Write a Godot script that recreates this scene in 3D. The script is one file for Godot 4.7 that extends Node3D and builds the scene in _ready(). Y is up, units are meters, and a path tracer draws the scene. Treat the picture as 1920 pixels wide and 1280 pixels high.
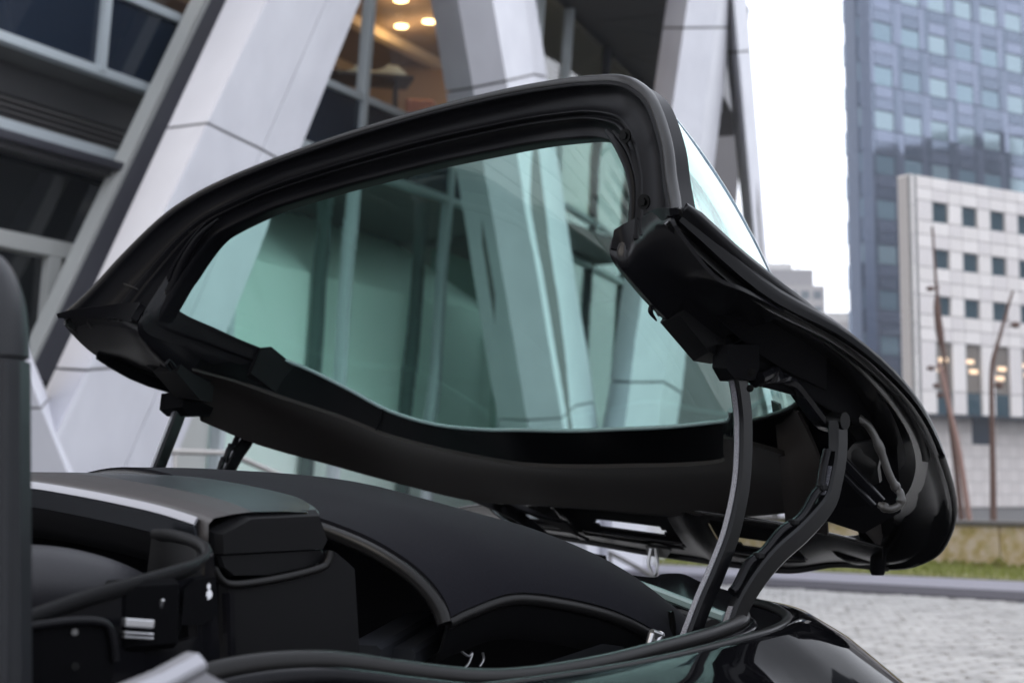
extends Node3D
# A black convertible with its rear glass lid raised, photographed from beside the door; an office building on slanted
# white columns behind it, a street with a white office block and a glass tower to the right. Units are metres, y is up.

var rng := RandomNumberGenerator.new()
var mats := {}
var unit_box := BoxMesh.new()

# ------------------------------------------------------------------ shapes
class Shape:
	var v := PackedVector3Array()
	var f := PackedInt32Array()

	func tri(a: int, b: int, c: int) -> void:
		f.append(a); f.append(b); f.append(c)

	func quad(a: int, b: int, c: int, d: int) -> void:
		tri(a, b, c); tri(a, c, d)

	func face(p: Array) -> void:      # a flat polygon with corners of its own
		var n := v.size()
		for q in p: v.append(q)
		for i in range(1, p.size() - 1): tri(n, n + i, n + i + 1)

	func grid(rows: Array, skip := {}, closed := false) -> int:
		var first := v.size()
		var w: int = rows[0].size()
		for r in rows:
			for q in r: v.append(q)
		for j in rows.size() - 1:
			for i in (w if closed else w - 1):
				if skip.has(Vector2i(i, j)): continue
				var a := first + j * w + i
				var b := first + j * w + (i + 1) % w
				quad(a, b, b + w, a + w)
		return first

	func normals(from := 0, fstart := 0) -> PackedVector3Array:
		var n := PackedVector3Array()
		n.resize(v.size())
		for i in range(fstart, f.size(), 3):
			var a := v[f[i]]
			var k := (v[f[i + 2]] - a).cross(v[f[i + 1]] - a)
			n[f[i]] += k; n[f[i + 1]] += k; n[f[i + 2]] += k
		for i in range(from, n.size()): n[i] = n[i].normalized() if n[i].length_squared() > 1e-20 else Vector3.UP
		return n

	func sheet(rows: Array, thick: float, skip := {}, closed := false) -> void:   # a grid with thickness and rims
		var f0 := f.size()
		var v0 := v.size()
		grid(rows, skip, closed)
		var n := normals(v0, f0)
		var f1 := f.size()
		var v1 := v.size()
		for i in range(v0, v1): v.append(v[i] - n[i] * thick)
		var d := v1 - v0
		var edges := {}
		for i in range(f0, f1, 3):
			for e in 3:
				var a := f[i + e]
				var b := f[i + (e + 1) % 3]
				if edges.has(Vector2i(b, a)): edges.erase(Vector2i(b, a))
				else: edges[Vector2i(a, b)] = true
		for i in range(f0, f1, 3): tri(f[i] + d, f[i + 2] + d, f[i + 1] + d)
		for e in edges: face([v[e.y], v[e.x], v[e.x + d], v[e.y + d]])

	func tube(path: Array, r, sides := 10, squash := 1.0) -> void:
		var rows := []
		var n := path.size()
		var up := Vector3.UP
		var t0: Vector3 = (path[1] - path[0]).normalized()
		if absf(t0.dot(up)) > 0.9: up = Vector3.RIGHT
		var side := t0.cross(up).normalized()
		for i in n:
			var t: Vector3 = (path[mini(i + 1, n - 1)] - path[maxi(i - 1, 0)]).normalized()
			side = (side - t * side.dot(t)).normalized()
			var other := t.cross(side)
			var rr: float = r[i] if r is Array else r
			var row := PackedVector3Array()
			for k in sides:
				var a := TAU * k / sides
				row.append(path[i] + side * cos(a) * rr + other * sin(a) * rr * squash)
			rows.append(row)
		grid(rows, {}, true)
		var r0: PackedVector3Array = rows[0]
		var cap := Array(r0); cap.reverse()
		face(cap)
		face(Array(rows[n - 1]))

	func sweep(path: Array, profile: Array, up: Vector3, across := Vector3.ZERO) -> void:   # profile: Vector2(across, up), each edge hard
		var n := path.size()
		var rows := []
		for i in n:
			var t: Vector3 = (path[mini(i + 1, n - 1)] - path[maxi(i - 1, 0)]).normalized()
			var s := across if across != Vector3.ZERO else t.cross(up).normalized()
			var u := s.cross(t).normalized()
			var row := []
			for q in profile: row.append(path[i] + s * q.x + u * q.y)
			rows.append(row)
		for k in profile.size():
			var k2 := (k + 1) % profile.size()
			var strip := []
			for r in rows: strip.append(PackedVector3Array([r[k], r[k2]]))
			grid(strip)
		face(rows[0])
		var cap: Array = rows[n - 1].duplicate(); cap.reverse()
		face(cap)

	func prism(low: Array, high: Array) -> void:
		var n := low.size()
		for i in n: face([low[i], low[(i + 1) % n], high[(i + 1) % n], high[i]])
		face(high)
		var r := low.duplicate(); r.reverse()
		face(r)

	func box(c: Vector3, s: Vector3, b := Basis.IDENTITY, bevel := 0.0) -> void:
		var h := s / 2
		if bevel <= 0.0:
			var p := []
			for i in 8: p.append(c + b * Vector3(h.x if i & 1 else -h.x, h.y if i & 2 else -h.y, h.z if i & 4 else -h.z))
			for q in [[0, 1, 3, 2], [5, 4, 6, 7], [4, 0, 2, 6], [1, 5, 7, 3], [2, 3, 7, 6], [4, 5, 1, 0]]: face([p[q[0]], p[q[3]], p[q[2]], p[q[1]]])
			return
		var k := Vector3(h.x - bevel, h.y - bevel, h.z - bevel)
		var at := func(sx: int, sy: int, sz: int, ax: int) -> Vector3:   # corner of the face across axis ax
			return c + b * Vector3(sx * (h.x if ax == 0 else k.x), sy * (h.y if ax == 1 else k.y), sz * (h.z if ax == 2 else k.z))
		for ax in 3:
			for sgn in [-1, 1]:
				var p := []
				for q in [[-1, -1], [1, -1], [1, 1], [-1, 1]]:
					var g := [0, 0, 0]
					g[ax] = sgn; g[(ax + 1) % 3] = q[0]; g[(ax + 2) % 3] = q[1]
					p.append(at.call(g[0], g[1], g[2], ax))
				if sgn > 0: p.reverse()
				face(p)
		for ax in 3:      # edges along ax
			for q in [[-1, -1], [1, -1], [1, 1], [-1, 1]]:
				var g := [0, 0, 0]
				g[(ax + 1) % 3] = q[0]; g[(ax + 2) % 3] = q[1]
				var e := []
				for sgn in [-1, 1]:
					g[ax] = sgn
					e.append(at.call(g[0], g[1], g[2], (ax + 1) % 3))
					e.append(at.call(g[0], g[1], g[2], (ax + 2) % 3))
				if q[0] * q[1] > 0: face([e[0], e[2], e[3], e[1]])
				else: face([e[0], e[1], e[3], e[2]])
		for i in 8:
			var x := 1 if i & 1 else -1
			var y := 1 if i & 2 else -1
			var z := 1 if i & 4 else -1
			var q := [at.call(x, y, z, 0), at.call(x, y, z, 1), at.call(x, y, z, 2)]
			if x * y * z > 0: q.reverse()
			face(q)

	func ball(c: Vector3, r: Vector3, n := 12) -> void:
		var rows := []
		for j in n / 2 + 1:
			var a := PI * j / (n / 2) - PI / 2
			var row := PackedVector3Array()
			for i in n: row.append(c + Vector3(cos(a) * cos(TAU * i / n) * r.x, sin(a) * r.y, cos(a) * sin(TAU * i / n) * r.z))
			rows.append(row)
		grid(rows, {}, true)

	func mesh() -> ArrayMesh:
		var a := []
		a.resize(Mesh.ARRAY_MAX)
		a[Mesh.ARRAY_VERTEX] = v
		a[Mesh.ARRAY_NORMAL] = normals()
		a[Mesh.ARRAY_INDEX] = f
		var m := ArrayMesh.new()
		m.add_surface_from_arrays(Mesh.PRIMITIVE_TRIANGLES, a)
		return m

# Catmull-Rom through points, n samples evenly by index
func curve(p: Array, n: int) -> PackedVector3Array:
	var o := PackedVector3Array()
	var m := p.size()
	for i in n:
		var x := float(i) / (n - 1) * (m - 1)
		var k := mini(int(x), m - 2)
		var u := x - k
		var p1: Vector3 = p[k]
		var p2: Vector3 = p[k + 1]
		var p0: Vector3 = p[k - 1] if k > 0 else p1 * 2 - p2
		var p3: Vector3 = p[k + 2] if k + 2 < m else p2 * 2 - p1
		o.append(0.5 * (2 * p1 + (p2 - p0) * u + (2 * p0 - 5 * p1 + 4 * p2 - p3) * u * u + (3 * p1 - p0 - 3 * p2 + p3) * u * u * u))
	return o

func flipped(p) -> Array:                 # the same points on the other side of the car
	var o := []
	for q in p: o.append(Vector3(-q.x, q.y, q.z))
	return o

func whole(half: Array) -> Array:         # half runs from the middle (x = 0) to the near side; returns far side to near side
	var o := []
	for i in range(half.size() - 1, 0, -1): o.append(Vector3(-half[i].x, half[i].y, half[i].z))
	for q in half: o.append(q)
	return o

func smooth_rows(rows: Array, n: int) -> Array:   # Catmull-Rom across the rows
	var cols := []
	for i in rows[0].size():
		var c := []
		for r in rows: c.append(r[i])
		cols.append(curve(c, n))
	var o := []
	for j in n:
		var r := PackedVector3Array()
		for c in cols: r.append(c[j])
		o.append(r)
	return o

# ------------------------------------------------------------------ nodes
func part(parent: Node3D, called: String, shape, m: Material, label := "") -> MeshInstance3D:
	var o := MeshInstance3D.new()
	o.name = called
	o.mesh = shape.mesh() if shape is Shape else shape
	o.material_override = null
	if o.mesh is ArrayMesh: o.set_surface_override_material(0, m)
	else: o.set_surface_override_material(0, m)
	parent.add_child(o, true)
	if label: o.set_meta("label", label)
	return o

func thing(called: String, label: String, category: String, group := "") -> Node3D:
	var o := Node3D.new()
	o.name = called
	add_child(o, true)
	o.set_meta("label", label); o.set_meta("category", category)
	if group: o.set_meta("group", group)
	return o

func structure(called: String, shape, m: Material) -> MeshInstance3D:
	var o := part(self, called, shape, m)
	o.set_meta("kind", "structure")
	return o

func placed(parent: Node3D, called: String, c: Vector3, s: Vector3, b: Basis, m: Material) -> MeshInstance3D:   # a copy of the unit box
	var o := MeshInstance3D.new()
	o.name = called
	o.mesh = unit_box
	o.set_surface_override_material(0, m)
	o.transform = Transform3D(b * Basis.from_scale(s), c)
	parent.add_child(o, true)
	return o

# ------------------------------------------------------------------ materials (base colours are linear)
func mat(called: String, c: Color, rough: float, metal := 0.0, spec := 0.5) -> StandardMaterial3D:
	var m := StandardMaterial3D.new()
	m.resource_name = called
	m.albedo_color = c.linear_to_srgb()
	m.roughness = rough
	m.metallic = metal
	m.metallic_specular = spec
	mats[called] = m
	return m

func noise(freq: float, size := 512, octaves := 4, sd := 1, type := FastNoiseLite.TYPE_SIMPLEX_SMOOTH) -> NoiseTexture2D:
	var n := FastNoiseLite.new()
	n.noise_type = type
	n.frequency = freq
	n.fractal_octaves = octaves
	n.seed = sd
	var t := NoiseTexture2D.new()
	t.noise = n
	t.width = size; t.height = size
	t.seamless = true
	return t

func ramp(t: NoiseTexture2D, stops: Array) -> NoiseTexture2D:    # stops: [offset, linear colour]
	var g := Gradient.new()
	g.offsets = PackedFloat32Array(stops.map(func(s): return s[0]))
	g.colors = PackedColorArray(stops.map(func(s): return s[1].linear_to_srgb()))
	t.color_ramp = g
	return t

func grained(m: StandardMaterial3D, t: Texture2D, scale: float, world := false) -> void:
	m.albedo_texture = t
	m.uv1_triplanar = true
	m.uv1_world_triplanar = world
	m.uv1_scale = Vector3.ONE * scale

func bumped(m: StandardMaterial3D, t: Texture2D, depth: float, scale: float, world := false) -> void:
	m.heightmap_enabled = true
	m.heightmap_texture = t
	m.heightmap_scale = depth
	m.uv1_triplanar = true
	m.uv1_world_triplanar = world
	m.uv1_scale = Vector3.ONE * scale

func grey(x: float) -> Color: return Color(x, x, x)

func make_materials() -> void:
	var fine := noise(0.12, 512, 3, 3)
	var soft := noise(0.012, 512, 4, 5)
	var m: StandardMaterial3D
	# the car
	m = mat("lid_paint", Color(0.002, 0.002, 0.0025), 0.3, 0.0, 0.14)
	m = mat("black_paint", Color(0.002, 0.002, 0.0025), 0.05, 0.0, 0.10)
	mat("gloss_black", Color(0.004, 0.004, 0.005), 0.16, 0.0, 0.2)
	m = mat("skin_inside", Color(0.004, 0.004, 0.004), 0.30, 0.0, 0.6)
	m = mat("satin_black", Color(0.003, 0.003, 0.0038), 0.36, 0.0, 0.13)
	bumped(m, fine, 0.006, 9.0)
	m = mat("matte_black", Color(0.005, 0.005, 0.0055), 0.5, 0.0, 0.18)
	bumped(m, fine, 0.015, 14.0)
	m = mat("well_black", Color(0.002, 0.002, 0.0025), 0.7, 0.0, 0.12)
	m = mat("liner", Color(0.019, 0.0165, 0.0155), 0.6, 0.0, 0.25)
	bumped(m, fine, 0.01, 12.0)
	mat("lip_paint", Color(0.004, 0.004, 0.004), 0.26, 0.0, 0.62)
	mat("frit", Color(0.001, 0.0012, 0.0015), 0.35, 0.0, 0.12)
	m = mat("rubber", Color(0.006, 0.0057, 0.0057), 0.34, 0.0, 0.28)
	bumped(m, fine, 0.006, 16.0)
	m = mat("fabric", Color(0.60, 0.60, 0.60), 0.92, 0.0, 0.12)
	var dust := noise(0.09, 1024, 2, 9)
	ramp(dust, [[0.0, Color(0.011, 0.011, 0.0145)], [0.55, Color(0.012, 0.012, 0.016)], [0.90, Color(0.018, 0.018, 0.022)], [0.935, Color(0.03, 0.03, 0.033)], [0.955, Color(0.30, 0.29, 0.28)], [1.0, Color(0.40, 0.38, 0.36)]])
	grained(m, dust, 3.0)
	m.heightmap_enabled = true; m.heightmap_texture = noise(0.35, 512, 2, 11); m.heightmap_scale = 0.05
	m.rim_enabled = true; m.rim = 0.05; m.rim_tint = 0.4
	m = mat("bar_top", Color(0.032, 0.029, 0.029), 0.42, 0.0, 0.4)
	bumped(m, fine, 0.01, 16.0)
	mat("bar_top_smooth", Color(0.018, 0.021, 0.024), 0.30, 0.0, 0.4)
	mat("trim_strip", Color(0.06, 0.066, 0.078), 0.25, 0.85)
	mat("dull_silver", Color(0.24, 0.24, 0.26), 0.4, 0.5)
	mat("silver", Color(0.55, 0.55, 0.57), 0.35, 0.6)
	mat("steel", Color(0.35, 0.35, 0.36), 0.3, 0.9)
	mat("arm_black", Color(0.003, 0.003, 0.0035), 0.2, 0.0, 0.26)
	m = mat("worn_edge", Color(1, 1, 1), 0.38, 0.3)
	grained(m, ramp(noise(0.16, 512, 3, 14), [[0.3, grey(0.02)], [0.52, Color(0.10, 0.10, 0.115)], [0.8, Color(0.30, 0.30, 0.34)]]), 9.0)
	m = mat("seat_leather", Color(0.016, 0.016, 0.019), 0.5, 0.0, 0.35)
	bumped(m, fine, 0.02, 8.0)
	m = mat("post_plastic", Color(0.010, 0.0108, 0.013), 0.42, 0.0, 0.35)
	m = mat("window_glass", Color(0.62, 0.94, 0.84), 0.0, 0.0, 0.32)
	m.transparency = BaseMaterial3D.TRANSPARENCY_ALPHA
	m.albedo_color.a = 0.0
	m.refraction_enabled = true; m.refraction_scale = 0.05
	m = mat("teal_edge", Color(0.16, 0.22, 0.22), 0.25)
	mat("bolt_black", Color(0.003, 0.003, 0.003), 0.25, 0.0, 0.16)
	mat("trim_satin", Color(0.005, 0.005, 0.006), 0.26, 0.0, 0.26)
	mat("cable", Color(0.03, 0.028, 0.026), 0.4)

	# the office building
	m = mat("column_panel", Color(1, 1, 1), 0.42)
	grained(m, ramp(noise(0.008, 512, 5, 21), [[0.0, Color(0.56, 0.56, 0.60)], [1.0, Color(0.66, 0.66, 0.70)]]), 0.35, true)
	mat("green_wall", Color(0.22, 0.36, 0.30), 0.6)
	mat("end_wall", Color(0.11, 0.10, 0.10), 0.7)
	mat("joint", Color(0.16, 0.15, 0.15), 0.8)
	mat("frame_grey", Color(0.46, 0.51, 0.53), 0.4)
	mat("frame_dark", Color(0.045, 0.045, 0.055), 0.4)
	mat("frame_light", Color(0.46, 0.47, 0.45), 0.45)
	mat("spandrel_navy", Color(0.008, 0.016, 0.030), 0.06)
	mat("dark_pane", Color(0.006, 0.008, 0.009), 0.05)
	mat("louvre", Color(0.085, 0.08, 0.078), 0.5)
	mat("band_grey", Color(0.06, 0.06, 0.062), 0.5)
	m = mat("clear_pane", Color(0.02, 0.03, 0.03), 0.02, 0.0, 0.36)
	m.transparency = BaseMaterial3D.TRANSPARENCY_ALPHA
	m.albedo_color.a = 0.03
	m = mat("mint_wall", Color(1, 1, 1), 0.5)
	grained(m, ramp(noise(0.01, 512, 4, 22), [[0.0, Color(0.74, 0.93, 0.84)], [1.0, Color(0.80, 0.95, 0.88)]]), 0.4, true)
	mat("inner_pillar", Color(0.06, 0.09, 0.085), 0.4)
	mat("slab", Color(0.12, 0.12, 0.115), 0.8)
	mat("room_tan", Color(0.42, 0.31, 0.21), 0.8)
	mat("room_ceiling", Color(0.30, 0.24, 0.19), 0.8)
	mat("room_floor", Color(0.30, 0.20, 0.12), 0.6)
	mat("room_green", Color(0.32, 0.30, 0.20), 0.7)
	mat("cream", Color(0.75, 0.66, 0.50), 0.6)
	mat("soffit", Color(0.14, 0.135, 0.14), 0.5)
	mat("furniture_dark", Color(0.03, 0.025, 0.022), 0.5)
	mat("chair_orange", Color(0.38, 0.14, 0.07), 0.6)
	mat("cloth_pale", Color(0.62, 0.68, 0.55), 0.8)
	mat("rail_dark", Color(0.16, 0.15, 0.14), 0.4, 0.4)
	mat("rail_steel", Color(0.42, 0.40, 0.38), 0.35, 0.5)
	m = mat("downlight_glow", Color(1, 0.9, 0.7), 0.5)
	m.emission_enabled = true; m.emission = Color(1.0, 0.86, 0.62); m.emission_energy_multiplier = 6.0
	m = mat("panel_glow", Color(1, 0.9, 0.7), 0.5)
	m.emission_enabled = true; m.emission = Color(1.0, 0.74, 0.44); m.emission_energy_multiplier = 0.8

	# the ground
	m = mat("joint_sand", Color(1, 1, 1), 0.95)
	grained(m, ramp(noise(0.05, 512, 4, 41), [[0.2, Color(0.020, 0.018, 0.017)], [0.8, Color(0.05, 0.047, 0.044)]]), 0.8, true)
	for i in 4:
		m = mat("paver_%d" % i, Color(1, 1, 1), 0.85)
		var base: float = [0.31, 0.36, 0.26, 0.33][i]
		grained(m, ramp(noise(0.02, 256, 5, 50 + i), [[0.1, Color(base * 0.84, base * 0.82, base * 0.79)], [0.9, Color(base * 1.1, base * 1.08, base * 1.05)]]), 1.3, true)
	m = mat("asphalt", Color(1, 1, 1), 0.9, 0.0, 0.2)
	grained(m, ramp(noise(0.06, 512, 5, 61), [[0.1, Color(0.20, 0.195, 0.22)], [0.9, Color(0.30, 0.29, 0.32)]]), 0.6, true)
	m = mat("kerb_stone", Color(1, 1, 1), 0.9, 0.0, 0.15)
	grained(m, ramp(noise(0.05, 512, 5, 62), [[0.1, Color(0.055, 0.052, 0.060)], [0.9, Color(0.10, 0.095, 0.105)]]), 0.8, true)
	m = mat("soil", Color(1, 1, 1), 0.95)
	grained(m, ramp(noise(0.03, 512, 5, 63), [[0.15, Color(0.07, 0.075, 0.02)], [0.5, Color(0.16, 0.165, 0.035)], [0.85, Color(0.22, 0.19, 0.07)]]), 0.5, true)
	m = mat("grass_blade", Color(0.17, 0.19, 0.035), 0.8)
	m = mat("mossy_wall", Color(1, 1, 1), 0.9)
	var moss := noise(0.011, 1024, 5, 64)
	ramp(moss, [[0.0, Color(0.26, 0.23, 0.06)], [0.28, Color(0.40, 0.31, 0.12)], [0.45, Color(0.46, 0.35, 0.19)], [0.62, Color(0.55, 0.45, 0.32)], [0.85, Color(0.60, 0.52, 0.43)], [1.0, Color(0.40, 0.33, 0.17)]])
	grained(m, moss, 0.45, true)
	mat("coping", Color(0.12, 0.11, 0.10), 0.85)
	m = mat("moss", Color(0.14, 0.13, 0.025), 0.95)
	m = mat("rust", Color(1, 1, 1), 0.75)
	grained(m, ramp(noise(0.05, 256, 4, 65), [[0.1, Color(0.075, 0.042, 0.034)], [0.9, Color(0.15, 0.088, 0.07)]]), 1.5, true)
	mat("rust_pale", Color(0.27, 0.165, 0.14), 0.7)

	# the far buildings
	for i in 3:
		mat("white_tile_%d" % i, [Color(0.70, 0.66, 0.63), Color(0.74, 0.70, 0.67), Color(0.66, 0.62, 0.60)][i], 0.6)
	mat("tile_joint", Color(0.30, 0.28, 0.27), 0.8)
	mat("block_pane", Color(0.03, 0.06, 0.075), 0.05)
	mat("block_interior", Color(0.17, 0.145, 0.12), 0.8)
	mat("block_frame", Color(0.16, 0.17, 0.17), 0.5)
	mat("ground_floor_tile", Color(0.25, 0.23, 0.22), 0.8)
	mat("ground_tile_0", Color(0.62, 0.57, 0.54), 0.6)
	mat("ground_tile_1", Color(0.66, 0.61, 0.58), 0.6)
	mat("ground_floor_dark", Color(0.02, 0.03, 0.045), 0.1)
	for i in 3:
		mat("tower_pane_%d" % i, [Color(0.17, 0.25, 0.30), Color(0.22, 0.30, 0.34), Color(0.14, 0.21, 0.26)][i], 0.06, 0.45)
		mat("tower_glass_%d" % i, [Color(0.13, 0.16, 0.22), Color(0.16, 0.19, 0.26), Color(0.10, 0.13, 0.18)][i], 0.05, 0.6)
	mat("tower_joint", Color(0.06, 0.085, 0.14), 0.4)
	for i in 3:
		mat("far_wall_%d" % i, [Color(0.22, 0.21, 0.21), Color(0.30, 0.28, 0.27), Color(0.45, 0.44, 0.43)][i], 0.7)
	mat("far_pane", Color(0.05, 0.07, 0.08), 0.1)
	mat("dark_block", Color(0.035, 0.045, 0.055), 0.4)

# ------------------------------------------------------------------ the buildings stand on these upright or leaning planes:
# p a point at ground level, d the way along the wall, n outwards, lean how far it leans out per metre of height
const FA := {p = Vector3(-1.914, 0, -20.000), d = Vector3(0.4472, 0, -0.8944), n = Vector3(0.8944, 0, 0.4472), lean = 0.080, h0 = 6.284}
const FB := {p = Vector3(0.346, 0, -24.485), d = Vector3(0.3280, 0, -0.9447), n = Vector3(0.9447, 0, 0.3280), lean = 0.080, h0 = 6.476}
const WB := {p = Vector3(30.335, 0, -115.000), d = Vector3(0.8321, 0, -0.5547), n = Vector3(0.5547, 0, 0.8321), lean = 0.000, h0 = 0.000}
const WL := {p = Vector3(30.335, 0, -115.000), d = Vector3(0.3454, 0, 0.9385), n = Vector3(-0.9385, 0, 0.3454), lean = 0.000, h0 = 0.000}
const TW := {p = Vector3(32.800, 0, -142.000), d = Vector3(0.8321, 0, -0.5547), n = Vector3(0.5547, 0, 0.8321), lean = 0.000, h0 = 0.000}
const TL := {p = Vector3(32.800, 0, -142.000), d = Vector3(0.3454, 0, 0.9385), n = Vector3(-0.9385, 0, 0.3454), lean = 0.000, h0 = 0.000}

func on(pl: Dictionary, k: float, h: float, o := 0.0) -> Vector3:
	var q: Vector3 = pl.p + pl.d * k + pl.n * (o + pl.lean * (h - pl.h0))
	return Vector3(q.x, h, q.z)

func axes(pl: Dictionary) -> Basis:
	var up := Vector3.UP
	if pl.lean: up = (Vector3.UP + pl.n * pl.lean)
	return Basis(pl.d, up, pl.n)

func slab(parent: Node3D, called: String, pl: Dictionary, k0: float, k1: float, h0: float, h1: float, o0: float, o1: float, m: Material) -> MeshInstance3D:
	return placed(parent, called, on(pl, (k0 + k1) / 2, (h0 + h1) / 2, (o0 + o1) / 2), Vector3(k1 - k0, h1 - h0, o1 - o0), axes(pl), m)

# a slanted column: its edges as lines from bottom to top, the joints between its cladding panels as shares of the height of each edge
func column(parent: Node3D, edges: Array, back: Array, shares: Array, seam := -5) -> void:
	var low: float = edges[0][0].y / edges[0][1].y
	var cuts := shares.map(func(c): return c.map(func(x): return low + x * (1 - low)) if c is Array else (low + c * (1 - low) if c > 0.0 else 0.0))
	var all := []
	for e in edges + back:
		var f: float = e[0].y / (e[1].y - e[0].y)
		all.append([e[0] - (e[1] - e[0]) * f - Vector3(0, 0.05, 0), e[1]])
	var core := Shape.new()
	var c0 := Vector3.ZERO
	var c1 := Vector3.ZERO
	for e in all: c0 += e[0] / all.size(); c1 += e[1] / all.size()
	core.prism(all.map(func(e): return e[0].lerp(c0, 0.06)), all.map(func(e): return e[1].lerp(c1, 0.06)))
	var col := part(parent, "column", core, mats.joint)
	for i in all.size():
		var a: Array = all[i]
		var b: Array = all[(i + 1) % all.size()]
		for j in cuts.size() - 1:
			var ca: float = cuts[j][i] if cuts[j] is Array and i < cuts[j].size() else (cuts[j][-1] if cuts[j] is Array else cuts[j])
			var cb: float = cuts[j][(i + 1) % all.size()] if cuts[j] is Array and (i + 1) % all.size() < cuts[j].size() else (cuts[j][-1] if cuts[j] is Array else cuts[j])
			var da: float = cuts[j + 1][i] if cuts[j + 1] is Array and i < cuts[j + 1].size() else (cuts[j + 1][-1] if cuts[j + 1] is Array else cuts[j + 1])
			var db: float = cuts[j + 1][(i + 1) % all.size()] if cuts[j + 1] is Array and (i + 1) % all.size() < cuts[j + 1].size() else (cuts[j + 1][-1] if cuts[j + 1] is Array else cuts[j + 1])
			var g := 0.0016
			var p := [a[0].lerp(a[1], ca + g), b[0].lerp(b[1], cb + g), b[0].lerp(b[1], db - g), a[0].lerp(a[1], da - g)]
			var w: Vector3 = (p[1] - p[0]).normalized() * 0.0006
			var w1 := w * (20.0 if i == seam - 1 else 1.0)
			var w0 := w * (20.0 if i == seam else 1.0)
			var mid := c0.lerp(c1, (ca + da) / 2)
			var n: Vector3 = (p[1] - p[0]).cross(p[3] - p[0]).normalized()
			if n.dot(p[0] - mid) < 0: n = -n
			var q := p.map(func(x): return (x - n * 0.03).lerp(mid, 0.03))
			var s := Shape.new()
			s.prism([p[0] + w0, p[1] - w1, p[2] - w1, p[3] + w0], [q[0] + w0, q[1] - w1, q[2] - w1, q[3] + w0])
			part(col, "panel", s, mats.column_panel)

func bar(parent: Node3D, called: String, a: Vector3, b: Vector3, w: float, d: float, out: Vector3, m: Material) -> MeshInstance3D:
	var s := Shape.new()
	s.sweep([a, b], [Vector2(-w / 2, -d / 2), Vector2(w / 2, -d / 2), Vector2(w / 2, d / 2), Vector2(-w / 2, d / 2)], out)
	return part(parent, called, s, m)

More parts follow.
